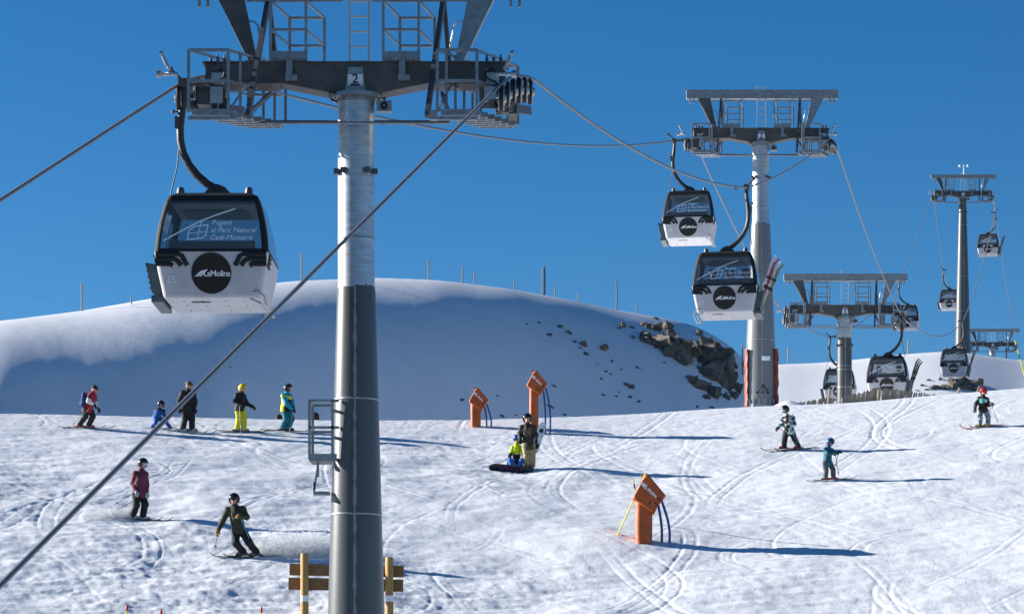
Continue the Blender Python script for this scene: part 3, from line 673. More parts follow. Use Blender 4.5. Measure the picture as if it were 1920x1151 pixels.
cabF = build_cabin(grip_on(TOWERS[2], 1, -.9), 1, '53', 'gondola cabin low above the wooden snow fence with a red jacketed passenger', R(-12))
cabC = build_cabin(GC, 1, None, 'gondola cabin in front of the tall slender pole\'s foot', R(-13))
cabD = build_cabin(GD, -1, None, 'small far gondola cabin just left of the tall slender pole', R(-13))
cabE = build_cabin(GE, 1, None, 'small far gondola cabin highest on the right against the sky', R(-14))
# ---------------------------------------------------------------- rocks
def rock_mesh(seed, cuts=16):
    r = np.random.default_rng(seed); bm = bmesh.new(); bmesh.ops.create_icosphere(bm, subdivisions=3, radius=1)
    P = np.array([v.co[:] for v in bm.verts])
    for _ in range(cuts):
        n = r.normal(size=3); n /= np.linalg.norm(n); d = r.uniform(.45, .85); P -= n*np.maximum(P@n-d, 0)[:, None]
    P *= 1+.16*np.sin(P@r.normal(size=3)*4+1)[:, None]*np.sin(P@r.normal(size=3)*5)[:, None]
    P *= 1-.22*np.abs(np.sin(P@np.array([3.1, 1.2, 7.5])+r.uniform(0, 6))*np.sin(P@r.normal(size=3)*6))[:, None]**2
    P += r.normal(size=P.shape)*.04
    for v, p in zip(bm.verts, P): v.co = p
    me = bpy.data.meshes.new('rock'); bm.to_mesh(me); bm.free(); me.materials.append(M['rock']); return me
RK = [rock_mesh(k) for k in range(9)]
rr = random.Random(5)
def put_rock(x, y, w, h, parent=None, tilt=0):
    p = hit(x, y+h*.35, 112, 335); k = p.y/FPX
    o = link('rock', RK[rr.randrange(9)], parent, rot=(rr.uniform(-.3, .3), tilt+rr.uniform(-.3, .3), rr.uniform(0, 6.3)))
    o.scale = (w*k*.60, max(w, h)*k*.5, h*k*.62)
    o.location = p+Vector((0, .25*w*k, h*k*.22))-(parent.location if parent else Vector())
    return o
OUT = [('jagged grey rock outcrop high on the shaded snow hillside, left of the larger one', [(1206, 606, 16, 12), (1225, 613, 28, 20), (1252, 612, 22, 26), (1210, 626, 30, 16), (1236, 641, 56, 34), (1268, 650, 40, 62), (1281, 672, 26, 36), (1215, 640, 26, 14), (1255, 628, 26, 20)]),
       ('tallest grey brown rock outcrop beside the padded tower pole', [(1306, 658, 34, 36), (1335, 662, 38, 76), (1346, 692, 52, 70), (1318, 682, 34, 20), (1360, 716, 44, 52), (1326, 700, 46, 26), (1374, 738, 26, 22), (1384, 728, 16, 26)]),
       ('low broken rock band below the tallest outcrop', [(1308, 720, 50, 30), (1336, 732, 44, 28), (1362, 746, 18, 16), (1296, 712, 26, 14), (1322, 744, 24, 12)]),
       ('dark rocky bank on the far slope below the distant cabins', [(1792, 726, 34, 26), (1812, 720, 26, 24), (1830, 724, 44, 28), (1772, 730, 22, 12), (1842, 732, 20, 18), (1752, 735, 22, 10)])]
for lab, lst in OUT:
    c = hit(lst[4][0] if len(lst) > 4 else lst[0][0], lst[3][1], 112, 335); t = empty('rock_outcrop', c); tag(t, lab, 'rock')
    for q in lst: put_rock(q[0], q[1], q[2]*1.3, q[3]*1.25, parent=t)
SMALL = [(1011, 608, 10, 7), (988, 612, 6, 5), (1052, 616, 16, 10), (1066, 622, 16, 10), (1030, 630, 14, 11), (1078, 640, 9, 9), (1092, 647, 18, 16), (1098, 663, 13, 9), (1088, 657, 9, 6), (1131, 655, 22, 18), (1148, 680, 8, 8), (1168, 610, 14, 18),
         (1186, 615, 13, 10), (1160, 617, 10, 6), (1187, 634, 12, 12), (1200, 634, 10, 8), (1136, 701, 10, 6), (1144, 708, 12, 6), (1128, 712, 8, 5), (1172, 722, 16, 12), (1184, 730, 14, 14), (1130, 742, 12, 7), (1155, 748, 10, 6), (1180, 752, 16, 9), (1197, 757, 10, 7),
         (1195, 692, 16, 6), (1040, 728, 12, 6), (1029, 762, 14, 8), (1036, 771, 9, 7), (1057, 777, 10, 6), (865, 750, 12, 8), (933, 747, 10, 7), (940, 784, 14, 8), (968, 780, 9, 6), (1120, 690, 7, 4), (1165, 700, 8, 4), (1244, 680, 12, 4), (1310, 626, 16, 18), (1228, 597, 13, 9),
         (1376, 684, 14, 18), (1395, 688, 10, 18), (1728, 722, 9, 6), (1742, 716, 8, 6), (1762, 718, 10, 7), (1720, 736, 8, 5), (1738, 732, 9, 6), (404, 697, 8, 4), (432, 693, 7, 4), (1305, 768, 16, 6), (1330, 771, 22, 6), (1160, 738, 8, 5), (1204, 700, 7, 4)]
for q in SMALL:
    x, y = q[:2]
    lab = ('tiny dark rock beside the slanting rope on the left hillside' if x < 500 else 'small rock on the far slope below the distant cabins' if x > 1700 else 'small rock near the tops of the rear snow guns' if x < 1000 and y > 700
           else 'small rock low on the hillside right of the rear snow guns' if x < 1100 and y > 700 else 'small rock in the scatter below the paired crest poles' if x < 1110 else 'small rock close around the tallest outcrop' if x > 1290
           else 'small rock in the lower scatter midway to the padded tower' if y > 675 else 'small rock beside the upper left outcrop')
    tag(put_rock(*q), lab, 'rock', lab.replace('small rock', 'small rocks').replace('tiny dark rock', 'tiny dark rocks'))

# ---------------------------------------------------------------- posts along the skyline
POSTS = [(153, 530, 583, 'tallest weathered post on the left shoulder of the hill'), (246, 557, 571, 'short stub of a post on the left hill shoulder'), (565, 475, 527, 'tall thin post just left of the nearest tower pole'),
         (803, 487, 524, 'post on the hilltop right of the nearest tower, first of the close row'), (867, 495, 527, 'post on the hilltop, second of the close row'), (889, 506, 530, 'short post on the hilltop, third of the close row'),
         (964, 526, 543, 'low post on the descending hill crest'), (1017, 499, 551, 'brown post of the pair on the descending crest'), (1021, 497, 552, 'dark green pole of the pair on the descending crest'), (1040, 531, 555, 'short thin post right of the pair on the crest'),
         (1084, 548, 564, 'tiny post midway between the two tall crest poles'), (1156, 523, 579, 'tall dark pole on the right part of the crest'), (1193, 570, 586, 'tiny post near the upper rock outcrop')]
for k, (x, yt, yb, lab) in enumerate(POSTS):
    b = hit(x, yb, 112, 335); hgt = (yb-yt)/FPX*b.y; r = .055 if k not in (1, 5, 6, 9, 10, 12) else .045
    m = MB(); m.tube([(0, 0, -.5), (.02, 0, hgt*.5), (0, 0, hgt)], [r, r, r*.9], 8)
    tag(m.build('post', M['iron'] if k in (8, 11) else M['oldwood'], None, b), lab, 'post', 'posts along the hill crest')
for x, yt, yb, Y, lab in ((1392, 643, 690, 190, 'thin post behind the tallest rock outcrop'), (1478, 652, 686, 317, 'pale post on the skyline right of the padded tower'), (1703, 638, 672, 317, 'pale post behind the cabin above the snow fence'), (1887, 631, 676, 317, 'pale post in front of the farthest tower')):
    b = px(x, yb, Y); m = MB(); m.tube([(0, 0, -2.5), (0, 0, (yb-yt)/FPX*Y)], .085*Y/317, 8)
    tag(m.build('post', M['oldwood'], None, b), lab, 'post', 'posts along the hill crest')
wp = [px(-40, 566, 164), px(153, 541, 168), px(300, 524, 175), px(565, 497, 183)]
m = MB(); q = []
for a, b in zip(wp[:-1], wp[1:]): q += [a]+span(a, b, .25, 8)
m.tube(q+[wp[-1]], .008, 5); tag(m.build('fence_wire', M['rope']), 'thin wire strung between the posts on the left hill shoulder', 'wire')

# ---------------------------------------------------------------- wooden slat fence behind the crest
fr = empty('snow_fence', px(1600, 760, 125)); tag(fr, 'weathered wooden slat snow fence below the low cabins', 'fence')
m = MB(); m.box((0, 0, .0), (.075, .02, 1.5)); SL = m.mesh('slat', M['oldwood'])
def fence_line(pts, n, lean, skip=0):
    for k in range(n):
        t = k/(n-1); xs = np.interp(t, np.linspace(0, 1, len(pts)), [p[0] for p in pts]); yt = np.interp(t, np.linspace(0, 1, len(pts)), [p[1] for p in pts])-6+rr.uniform(-2, 2); Y = 125
        top = px(xs, yt, Y)-fr.location
        link('slat', SL, fr, top-Vector((0, rr.uniform(-.03, .03), .75)), (rr.uniform(-.05, .05), lean+rr.uniform(-.07, .07), 0))
fence_line([(1483, 762), (1520, 757), (1558, 750)], 32, .10); fence_line([(1579, 749), (1610, 743), (1648, 731)], 30, .06); fence_line([(1652, 733), (1690, 738), (1742, 745), (1756, 748)], 48, .20)
for xs, yt in ((1556, 729), (1648, 731), (1580, 747)):
    m = MB(); m.tube([(0, 0, -1.6), (0, 0, 0)], .06, 7); m.build('fence_post', M['oldwood'], fr, px(xs, yt, 124.8)-fr.location, rot=(0, .12, 0))
m = MB(); m.tube([px(1483, 766, 125.05)-fr.location, px(1560, 756, 125.05)-fr.location, px(1648, 740, 125.05)-fr.location, px(1756, 752, 125.05)-fr.location], .012, 5); m.build('binding_wire', M['rope'], fr)
b = hit(1791, 736, 70, 102); m = MB(); m.tube([(0, 0, -.3), (.16, 0, .2)], .045, 7); tag(m.build('stake', M['oldwood'], None, b), 'short leaning wooden stake on the crest left of the red helmet child', 'stake')
# orange safety padding at the second tower
def pad(x0, yt, yb, lab, w):
    Y = 110.9; zt = (HY-yt)/FPX*Y; zb_ = (HY-yb)/FPX*Y; X = (x0-CX)/FPX*Y; n = 16; pts = []
    g = MB()
    for k in range(n+1):
        z = zb_-.2+(zt-zb_+.2)*k/n; wob = .015*math.sin(k*1.7+x0); hw = w*(1+.2*math.sin(k*1.1)); g.v += [(X+wob-hw, Y-.25, z), (X+wob+hw, Y-.32, z), (X+wob+hw, Y+.3, z), (X+wob-hw, Y+.3, z)]
    for k in range(n):
        for j in range(4): g.f.append((4*k+j, 4*k+(j+1) % 4, 4*k+4+(j+1) % 4, 4*k+4+j)); g.m.append(0)
    g.f += [(3, 2, 1, 0), (4*n, 4*n+1, 4*n+2, 4*n+3)]; g.m += [0, 0]
    tag(g.build('safety_pad', M['pad'], smooth=50), lab, 'safety pad', 'orange padding on the tower foot')
pad(1398.5, 655, 754, 'thin orange safety padding on the left of the tower foot', .035); pad(1455, 655, 755, 'wide orange safety padding on the right of the tower foot', .07)

# ---------------------------------------------------------------- wooden sign boards and stakes in front
t = empty('wooden_barrier', px(650, 1170, 66)); tag(t, 'log and plank barrier partly hidden by the nearest tower pole', 'barrier')
for xs, yt in ((571, 1037), (730, 1044)):
    p = px(xs, yt, 66); g = gz(p.x, 66)-.4; m = MB(); m.tube([(0, 0, g-p.z), (0, 0, -.03), (0, 0, 0)], [.10, .10, .085], 14); pt = m.build('log_post', M['wood'], t, p-t.location, 40)
    m = MB(); m.lathe([(.102, -.07), (.104, -.07), (.104, .08), (.102, .08)], 16); m.build('white_band', M['whiteband'], pt, (0, 0, (yt-1122)/FPX*66), 40)
for ya, yb, xa, xb in ((1056, 1078, 543, 757), (1082, 1105, 541, 756)):
    a = px(xa, (ya+yb)/2, 66.16); b_ = px(xb, (ya+yb)/2+4, 66.16); m = MB(); m.bar((0, 0, 0), b_-a, .05, (yb-ya)/FPX*66); m.build('plank', M['board'], t, a-t.location)
for k, (xs, yt) in enumerate(((238, 1138), (302, 1146), (490, 1142))):
    p = px(xs, yt, hit(xs, yt+16, 60, 90).y); g = gz(p.x, p.y); m = MB(); m.tube([(0, 0, -.4), (0, 0, p.z-g)], .022, 8); s_ = empty('marker_stake', (p.x, p.y, g))
    tag(s_, ('red capped marker stake at the lower left, leftmost of three', 'red capped marker stake barely rising at the lower edge, middle of three', 'red capped marker stake nearest the log barrier')[k], 'stake', 'red capped stakes')
    m.build('shaft', M['lime'], s_); c = MB(); c.lathe([(.03, 0), (.035, .02), (.03, .12), (.01, .15)], 10); c.build('cap', M['red'], s_, (0, 0, p.z-g-.08), 40)

# ---------------------------------------------------------------- snow guns in orange padding
def slalom(p0, p1, name, lab):
    d = p1-p0; t = empty(name, p0); tag(t, lab, 'marker pole', 'yellow and black marker poles')
    L = d.length; u = d.normalized(); k = 0; a = -.2; cuts = [.58, .70, .80, .91, 1.0]; prev = -.05; col = ['lime', 'black', 'lime', 'black', 'lime']
    for c, cl in zip(cuts, col):
        m = MB(); m.tube([u*(prev*L), u*(c*L)], .02, 8); m.build('pole_section', M[cl], t); prev = c
def gun(x, yb, k, ytop, ymin, ymax, lab, yaw=0, pw=.165, hide=0):
    b = hit(x, yb, ymin, ymax); t = empty('snow_gun', b, yaw); tag(t, lab, 'snow gun', 'snow guns in orange padding')
    Ht = (yb-ytop)/FPX*b.y
    m = MB(); n = 10; z1 = Ht-.95*k
    for j in range(n+1):
        z = -.4+(z1+.75)*j/n
        for q in range(12):
            a = 2*math.pi*q/12; r = pw*(1+.04*math.sin(3*z+q))*k; c, s_ = math.cos(a), math.sin(a); e = (abs(c)**4+abs(s_)**4)**-.25
            m.v.append((r*c*e*1.15, r*s_*e, z))
    for j in range(n):
        for q in range(12): m.f.append((12*j+q, 12*j+(q+1) % 12, 12*j+12+(q+1) % 12, 12*j+12+q)); m.m.append(0)
    m.build('padded_post', M['orange'], t, smooth=50)
    # head: tilted padded box
    poly = [(.06, 1.00), (.13, .985), (.58, .44), (.59, .40), (.38, .13), (.28, -.08), (.10, .04), (-.31, .34), (-.30, .41), (-.04, .88)]
    m = MB(); yy = (-.30, -.25, .25, .30); sc = (.93, 1, 1, .93); n = len(poly)
    for y, f in zip(yy, sc): m.v += [((px_*f+.14*(1-f))*k, y*k, (pz*f+.47*(1-f))*k+z1) for px_, pz in poly]
    m.f += [tuple(range(n)), tuple(range(4*n-1, 3*n-1, -1))]; m.m += [0, 0]
    for r_ in range(3):
        for q in range(n): m.f.append((r_*n+(q+1) % n, r_*n+q, r_*n+n+q, r_*n+n+(q+1) % n)); m.m.append(0)
    h = m.build('padded_head', M['orange'], t, smooth=35)
    tl = link('lettering', T_GUN, h, (-.04*k, -.305*k, z1+.66*k), (R(90), R(41), 0)); tl.scale = (k*.8, k*.8, 1)
    m = MB()
    for j in range(3): m.add([(x_*k, -.304*k, z_*k+z1) for x_, z_ in ((-.14+.04*j, .76-.035*j), (-.10+.04*j, .725-.035*j), (.02+.04*j, .75-.035*j), (-.01+.04*j, .775-.035*j))], [(0, 1, 2, 3)])
    m.build('stripe_mark', M['print'], h)
    for a, b_ in (((.36, .36), (.47, .27)), ((.27, .24), (.37, .14)), ((.17, .27), (.13, .17))):
        m = MB(); m.bar((a[0]*k, -.306*k, a[1]*k+z1), (b_[0]*k, -.306*k, b_[1]*k+z1), .012, .035*k); m.build('strap', M['black'], h)
    m = MB(); m.lathe([(.05, -.06), (.05, .06), (.02, .09)], 10, (-.02*k, 0, .98*k+z1), 'x'); m.build('nozzle', M['sheave'], h)
    for off, bulge in ((.0, .13), (.14, .24)):
        m = MB(); q = [((.40+off*.6)*k, .05, z1+(.20+off)*k), ((.40+off+bulge*.6)*k, .05, z1-.25*k), ((.42+off+bulge*.9)*k, .05, z1*.45), ((.42+off+bulge*.5)*k, .05, -.25)]
        cv = [Vector(q[0])*(1-u)**3+3*Vector(q[1])*u*(1-u)**2+3*Vector(q[2])*u*u*(1-u)+Vector(q[3])*u**3 for u in np.linspace(0, 1, 14)]
        m.tube(cv, .032*k+.006, 8); m.build('hose', M['hose'], t, smooth=True)
    return t, b
g1, b1 = gun(1207, 1018, 1.0, 896, 64, 90, 'nearest orange padded snow gun beside crossed yellow poles', pw=.20)
gun(1001, 814, .78, 699, 80, 97, 'orange padded snow gun right behind the standing snowboarder', pw=.17)
gun(892, 800, .74, 730, 90, 104, 'orange padded snow gun half sunk behind the crest, left of the snowboarders', pw=.20)
slalom(hit(1158, 1003, 64, 90), px(1210, 887, b1.y-.1), 'marker_pole', 'yellow and black marker pole leaning across the nearest snow gun')
slalom(hit(1206, 985, 64, 90)+Vector((0, .6, 0)), px(1187, 897, b1.y+.7), 'marker_pole', 'yellow and black marker pole crossing behind the nearest snow gun')
slalom(px(1926, 722, 96.5), px(1903, 638, 96.5), 'marker_pole', 'yellow and black marker pole leaning at the right edge')
m = MB(); c = [hit(x, y, 64, 90)+Vector((0, 0, .012)) for x, y in ((1140, 994), (1160, 1002), (1180, 1009), (1196, 1014))]; m.tube(c, .022, 6); tag(m.build('net_edge', mat('faded_pink_cord', (.35, .14, .13), .8)), 'faded pink net cord half buried left of the nearest snow gun', 'cord')
# ---------------------------------------------------------------- people
CORN = [(0, 0, 0), (1, 0, 0), (0, 1, 0), (1, 1, 0), (0, 0, 1), (1, 0, 1), (0, 1, 1), (1, 1, 1)]
EDG = [(a, b) for a in range(8) for b in range(a+1, 8) if sum(abs(CORN[a][k]-CORN[b][k]) for k in range(3)) == 1]
def nets(f, o, h):                            # surface nets: one closed surface from a distance grid
    s = f < 0; n = np.array(f.shape)-1
    cs = sum(s[c[0]:c[0]+n[0], c[1]:c[1]+n[1], c[2]:c[2]+n[2]].astype(np.int8) for c in CORN)
    act = (cs > 0) & (cs < 8); ijk = np.argwhere(act)
    val = np.stack([f[ijk[:, 0]+c[0], ijk[:, 1]+c[1], ijk[:, 2]+c[2]] for c in CORN], 1)
    acc = np.zeros((len(ijk), 3)); cnt = np.zeros(len(ijk))
    for a, b in EDG:
        va, vb = val[:, a], val[:, b]; m_ = (va < 0) != (vb < 0); t = np.where(m_, va/np.where(m_, va-vb, 1), 0)[:, None]
        acc += np.where(m_[:, None], np.array(CORN[a])+t*(np.array(CORN[b])-np.array(CORN[a])), 0); cnt += m_
    P = o+h*(ijk+acc/cnt[:, None])
    ID = -np.ones(n, int); ID[act] = np.arange(len(ijk)); F = []
    for ax in range(3):
        b, c = (ax+1) % 3, (ax+2) % 3
        lo = [slice(None)]*3; hi = [slice(None)]*3; lo[ax] = slice(0, -1); hi[ax] = slice(1, None)
        for d in (b, c): lo[d] = slice(1, -1); hi[d] = slice(1, -1)
        s0, s1 = s[tuple(lo)], s[tuple(hi)]; e = np.argwhere(s0 != s1)
        if not len(e): continue
        flip = s0[tuple(e.T)]; base = e.copy(); base[:, b] += 1; base[:, c] += 1
        def cell(db, dc):
            q = base.copy(); q[:, b] -= db; q[:, c] -= dc; return ID[tuple(q.T)]
        qd = np.stack([cell(1, 1), cell(0, 1), cell(0, 0), cell(1, 0)], 1); qd[~flip] = qd[~flip][:, ::-1]; F.append(qd)
    return P, np.concatenate(F)
def caps(P, a, b, r0, r1):
    a, b = np.array(a, float), np.array(b, float); ab = b-a; t = np.clip((P-a)@ab/max(ab@ab, 1e-9), 0, 1)
    return np.linalg.norm(P-a-t[..., None]*ab, axis=-1)-(r0+(r1-r0)*t)
def blob(prims, h, k=.035, cut=None, wrinkle=0.0, seed=0):
    """smooth union of tapered capsules -> vertices, faces, index of the nearest capsule per face"""
    pts = np.array([q for p in prims for q in (p[0], p[1])], float); rm = max(max(p[2], p[3]) for p in prims)+.04+2*h
    lo = pts.min(0)-rm; n = np.ceil((pts.max(0)+rm-lo)/h).astype(int)+1
    G = np.stack(np.meshgrid(*[lo[i]+h*np.arange(n[i]) for i in range(3)], indexing='ij'), -1)
    f = None
    for p in prims:
        d = caps(G, *p[:4])
        if f is None: f = d
        else:
            w = np.clip(.5+.5*(f-d)/k, 0, 1); f = f*(1-w)+d*w-k*w*(1-w)
    if wrinkle:
        x, y, z = G[..., 0], G[..., 1], G[..., 2]; q = seed*1.3
        f = f+wrinkle*(np.sin(31*z+9*np.sin(13*x+q)+5*np.sin(17*y))*.6+np.sin(23*x+14*z+q)*np.sin(19*y-12*z))
    if cut is not None: f = np.maximum(f, cut(G))
    P, F = nets(f, lo, h)
    c = P[F].mean(1); nearest = np.argmin(np.stack([caps(c, *p[:4]) for p in prims], 1), 1)
    return P, F, nearest
def to_mesh(name, P, F, mats, idx=None):
    me = bpy.data.meshes.new(name); me.vertices.add(len(P)); me.vertices.foreach_set('co', P.astype(np.float32).ravel())
    me.loops.add(F.size); me.loops.foreach_set('vertex_index', F.astype(np.int32).ravel()); me.polygons.add(len(F))
    me.polygons.foreach_set('loop_start', np.arange(0, F.size, 4, dtype=np.int32)); me.polygons.foreach_set('use_smooth', np.ones(len(F), bool))
    for m_ in mats: me.materials.append(m_)
    if idx is not None: me.polygons.foreach_set('material_index', np.asarray(idx, dtype=np.int32))
    me.update(calc_edges=True); return me
_cm = {}
def cloth(c, rough=.8, pat=None):
    key = (c, rough)
    if key not in _cm: _cm[key] = mat('cloth', c, rough, 0, .18, 9, .35, 45)
    return _cm[key]
LIP = mat('lips', (.30, .09, .08), .5); EYE = mat('dark_eye', (.02, .016, .014), .3)
def person(J, s, look, label, jacket, pants, boot, glove, helmet, goggles=None, split=None, hat=None, group=None, base=None, ski=None, feet=True, fingers=True, hem=.16, pmat=None, legs=True):
    """J: world joints. one body mesh plus clothing parts. split(t, lateral, arm) -> index into jacket materials"""
    o = np.array(base if base is not None else J['al'], float); V = {k: np.array(v, float)-o for k, v in J.items()}
    t = empty('person', tuple(o)); tag(t, label, 'person', group)
    hs_ = max(s, .80)*1.1; hd, nk, pl = V['hd'], V['nk'], V['pl']; look = np.array(look, float); look /= np.linalg.norm(look)
    up = hd-nk; up = up/np.linalg.norm(up)*.35+np.array([0, 0, .65]); up -= look*(up@look); up /= np.linalg.norm(up); sd_ = np.cross(look, up)
    ch = nk*.72+pl*.28; h = .0165*max(s, .72)
    def hip(side): return V['h'+side]
    lim = []
    for sd2 in 'lr':
        lim += [(V['s'+sd2], V['e'+sd2], .052*s, .044*s), (V['e'+sd2], V['w'+sd2], .044*s, .032*s), (V['w'+sd2], V['w'+sd2]+(V['w'+sd2]-V['e'+sd2])*.25, .032*s, .03*s)]
        if legs: lim += [(hip(sd2), V['k'+sd2], .085*s, .06*s), (V['k'+sd2], V['a'+sd2], .058*s, .042*s)]
    face = [(nk, hd-up*.04*hs_, .05*s, .055*hs_), (hd+up*.015*hs_-look*.01, hd+up*.03*hs_-look*.012, .098*hs_, .098*hs_), (hd-up*.05*hs_+look*.03*hs_, hd-up*.065*hs_+look*.045*hs_, .062*hs_, .048*hs_),
            (hd+look*.085*hs_+up*.01*hs_, hd+look*.108*hs_-up*.02*hs_, .012*hs_, .017*hs_)]+[(hd+sd_*q*.095*hs_-up*.01, hd+sd_*q*.1*hs_+up*.02, .016*hs_, .018*hs_) for q in (-1, 1)]
    body = [(pl, ch, .12*s, .125*s), (V['sl'], V['sr'], .07*s, .07*s), (ch, nk, .11*s, .06*s)]+lim+face
    P, F, near = blob(body, h*.9, .03)
    cen = P[F].mean(1); mi = np.zeros(len(F), int); mo = hd+look*.095*hs_-up*.058*hs_
    mi[(np.abs((cen-mo)@up) < .012*hs_) & (np.abs((cen-mo)@sd_) < .03*hs_) & (np.linalg.norm(cen-mo, axis=1) < .05)] = 1
    for q in (-1, 1): mi[np.linalg.norm(cen-(hd+look*.088*hs_+sd_*q*.036*hs_+up*.02*hs_), axis=1) < .020*hs_] = 2
    link('body', to_mesh('body', P, F, [M['skin'], LIP, EYE], mi), t)
    # jacket
    dn = pl-nk; dn /= np.linalg.norm(dn); hemc = pl+dn*hem*s
    jk = [(pl+dn*.05*s, ch, .172*s, .180*s), (V['sl'], V['sr'], .105*s, .105*s), (ch, nk-dn*.02*s, .165*s, .10*s), (pl+dn*.02*s, pl+dn*(hem+.1)*s, .178*s, .19*s)]
    for sd2 in 'lr': jk += [(V['s'+sd2], V['e'+sd2], .090*s, .078*s), (V['e'+sd2], V['e'+sd2]*.08+V['w'+sd2]*.92, .076*s, .062*s)]
    armi = {4, 5, 6, 7}
    def cutf(G):
        return np.where(np.minimum(caps(G, V['el'], V['wl'], 0, 0), caps(G, V['er'], V['wr'], 0, 0)) < .09*s, -1, (G-hemc)@dn)
    P, F, near = blob(jk, h, .045*s, cutf, .0065*s, seed=int(abs(o[0])*10))
    cen = P[F].mean(1); tt = (cen-pl)@(nk-pl)/((nk-pl)@(nk-pl)); lat = (cen-pl)[:, 0]/(.17*s); arm = np.isin(near, list(armi))
    idx = np.array([split(a, b, c_) for a, b, c_ in zip(tt, lat, arm)]) if split else None
    link('jacket', to_mesh('jacket', P, F, jacket, idx), t)
    # trousers
    if legs:
        tr = [(pl-dn*.02, pl+dn*.04*s, .135*s, .14*s)]
        for sd2 in 'lr': tr += [(hip(sd2), V['k'+sd2], .122*s, .102*s), (V['k'+sd2], V['k'+sd2]*.06+V['a'+sd2]*.94, .100*s, .098*s)]
        P, F, near = blob(tr, h, .035*s, None, .006*s, seed=3); link('trousers', to_mesh('trousers', P, F, [pmat or cloth(pants)]), t)
    # gloves with separate fingers
    for sd2 in 'lr':
        w, e = V['w'+sd2], V['e'+sd2]; d = (w-e)/np.linalg.norm(w-e); a = np.cross(d, [0, 0, 1.0]); a = a/np.linalg.norm(a) if np.linalg.norm(a) > .1 else np.array([1., 0, 0]); b = np.cross(a, d)
        gs = s*1.3; pr = [(w-d*.03*gs, w+d*.05*gs, .036*gs, .040*gs)]
        for k, ln in enumerate((.05, .058, .055, .042)):
            r0 = w+d*.075*gs+a*(k-1.5)*.021*gs; kn = r0+d*ln*.55*gs-b*.012*gs; pr += [(r0, kn, .0125*gs, .012*gs), (kn, kn-b*ln*.8*gs+d*.004, .012*gs, .011*gs)]
        th = w+d*.025*gs-a*.036*gs; pr += [(th, th-a*.022*gs+d*.03*gs-b*.015*gs, .015*gs, .013*gs), (th-a*.022*gs+d*.03*gs-b*.015*gs, th-a*.012*gs+d*.055*gs-b*.04*gs, .013*gs, .011*gs)]
        P, F, near = blob(pr, .0085*max(s, .75), .010); link('glove', to_mesh('glove', P, F, [cloth(glove)]), t)
    # headgear
    if helmet:
        def hc(G): return np.maximum(-.085*hs_-(G-hd)@up, np.minimum((G-hd)@look-.045*hs_, .048*hs_-(G-hd)@up))
        P, F, near = blob([(hd+up*.02*hs_-look*.02*hs_, hd+up*.035*hs_-look*.005*hs_, .142*hs_, .142*hs_)], .012*hs_, .02, hc); link('helmet', to_mesh('helmet', P, F, [mat('helmet_shell', helmet, .25)]), t)
    if hat:
        def hc2(G): return .012*hs_-(G-hd)@up
        P, F, near = blob([(hd+up*.02*hs_, hd+up*.07*hs_-look*.03*hs_, .116*hs_, .10*hs_)], .013*hs_, .02, hc2, .003); link('knit_hat', to_mesh('knit_hat', P, F, [cloth(hat)]), t)
    if goggles:
        q = [(hd+look*.098*hs_+sd_*z*.055*hs_+up*.022*hs_, hd+look*.104*hs_+up*.022*hs_, .028*hs_, .034*hs_) for z in (-1, 1)]
        P, F, near = blob(q, .009*hs_, .02); link('goggles', to_mesh('goggles', P, F, [mat('goggle_lens', goggles, .12)]), t)
    if feet:
        for sd2, (fd, _) in zip('lr', ski['dirs'] if ski else [((0, -1, 0), 0)]*2):
            A_ = V['a'+sd2]; G_ = np.array([A_[0], A_[1], gz(A_[0]+o[0], A_[1]+o[1])-o[2]]); fd = np.array(fd, float); fd /= np.linalg.norm(fd)
            zz = .045*s; P, F, near = blob([(A_+np.array([0, 0, .05*s]), G_+np.array([0, 0, zz+.05*s]), .068*s, .062*s), (G_+[0, 0, zz+.035*s]-fd*.07*s, G_+[0, 0, zz+.03*s]+fd*.15*s, .055*s, .048*s)], .013*max(s, .75), .03, lambda G: (G_[2]+.012-G[..., 2]))
            link('boot', to_mesh('boot', P, F, [mat('boot_shell', boot, .35)]), t)
    if ski:
        for sd2, (fd, L) in zip('lr', ski['dirs']):
            A_ = V['a'+sd2]+o; fd = np.array(fd, float); fd[2] = 0; fd /= np.linalg.norm(fd); side = np.array([-fd[1], fd[0], 0]); m = MB(); n = 12; pts = []
            for k in range(n+1):
                u = -.45+k/n; q = A_+fd*u*L; z = gz(q[0], q[1]) if k in (0, n) else None; pts.append((u, q))
            z0, z1 = gz(*(A_-fd*.45*L)[:2]), gz(*(A_+fd*.5*L)[:2]); zm = gz(*A_[:2])
            for k, (u, q) in enumerate(pts):
                zl = zm+(z1-z0)/(L*.95)*u*L*.9; tip = .11*max(0, (u-.42)/.13)**2*s+.03*max(0, (-.41-u)/.04)**2*s
                w = .042*(1.15 if abs(u) > .33 else 1)*(1 if k not in (0, n) else .5); z = zl+.02+tip
                for sg, dz in ((-1, 0), (1, 0), (1, .016), (-1, .016)): m.v.append(tuple(np.array([q[0], q[1], z+dz])+side*sg*w-o))
            for k in range(n):
                for j in range(4): m.f.append((4*k+j, 4*k+(j+1) % 4, 4*k+4+(j+1) % 4, 4*k+4+j)); m.m.append(0)
            m.f += [(0, 1, 2, 3), (4*n+3, 4*n+2, 4*n+1, 4*n)]; m.m += [0, 0]
            sk_ = m.build('ski', mat('ski_top', ski['col'], .3), t)
            g = MB()
            for q in (-.14, .17):
                c = A_+fd*q*s-o; g.box((c[0], c[1], zm-o[2]+.055), (.07*s, .07*s, .05*s))
            g.build('binding', M['black'], sk_)
    return t
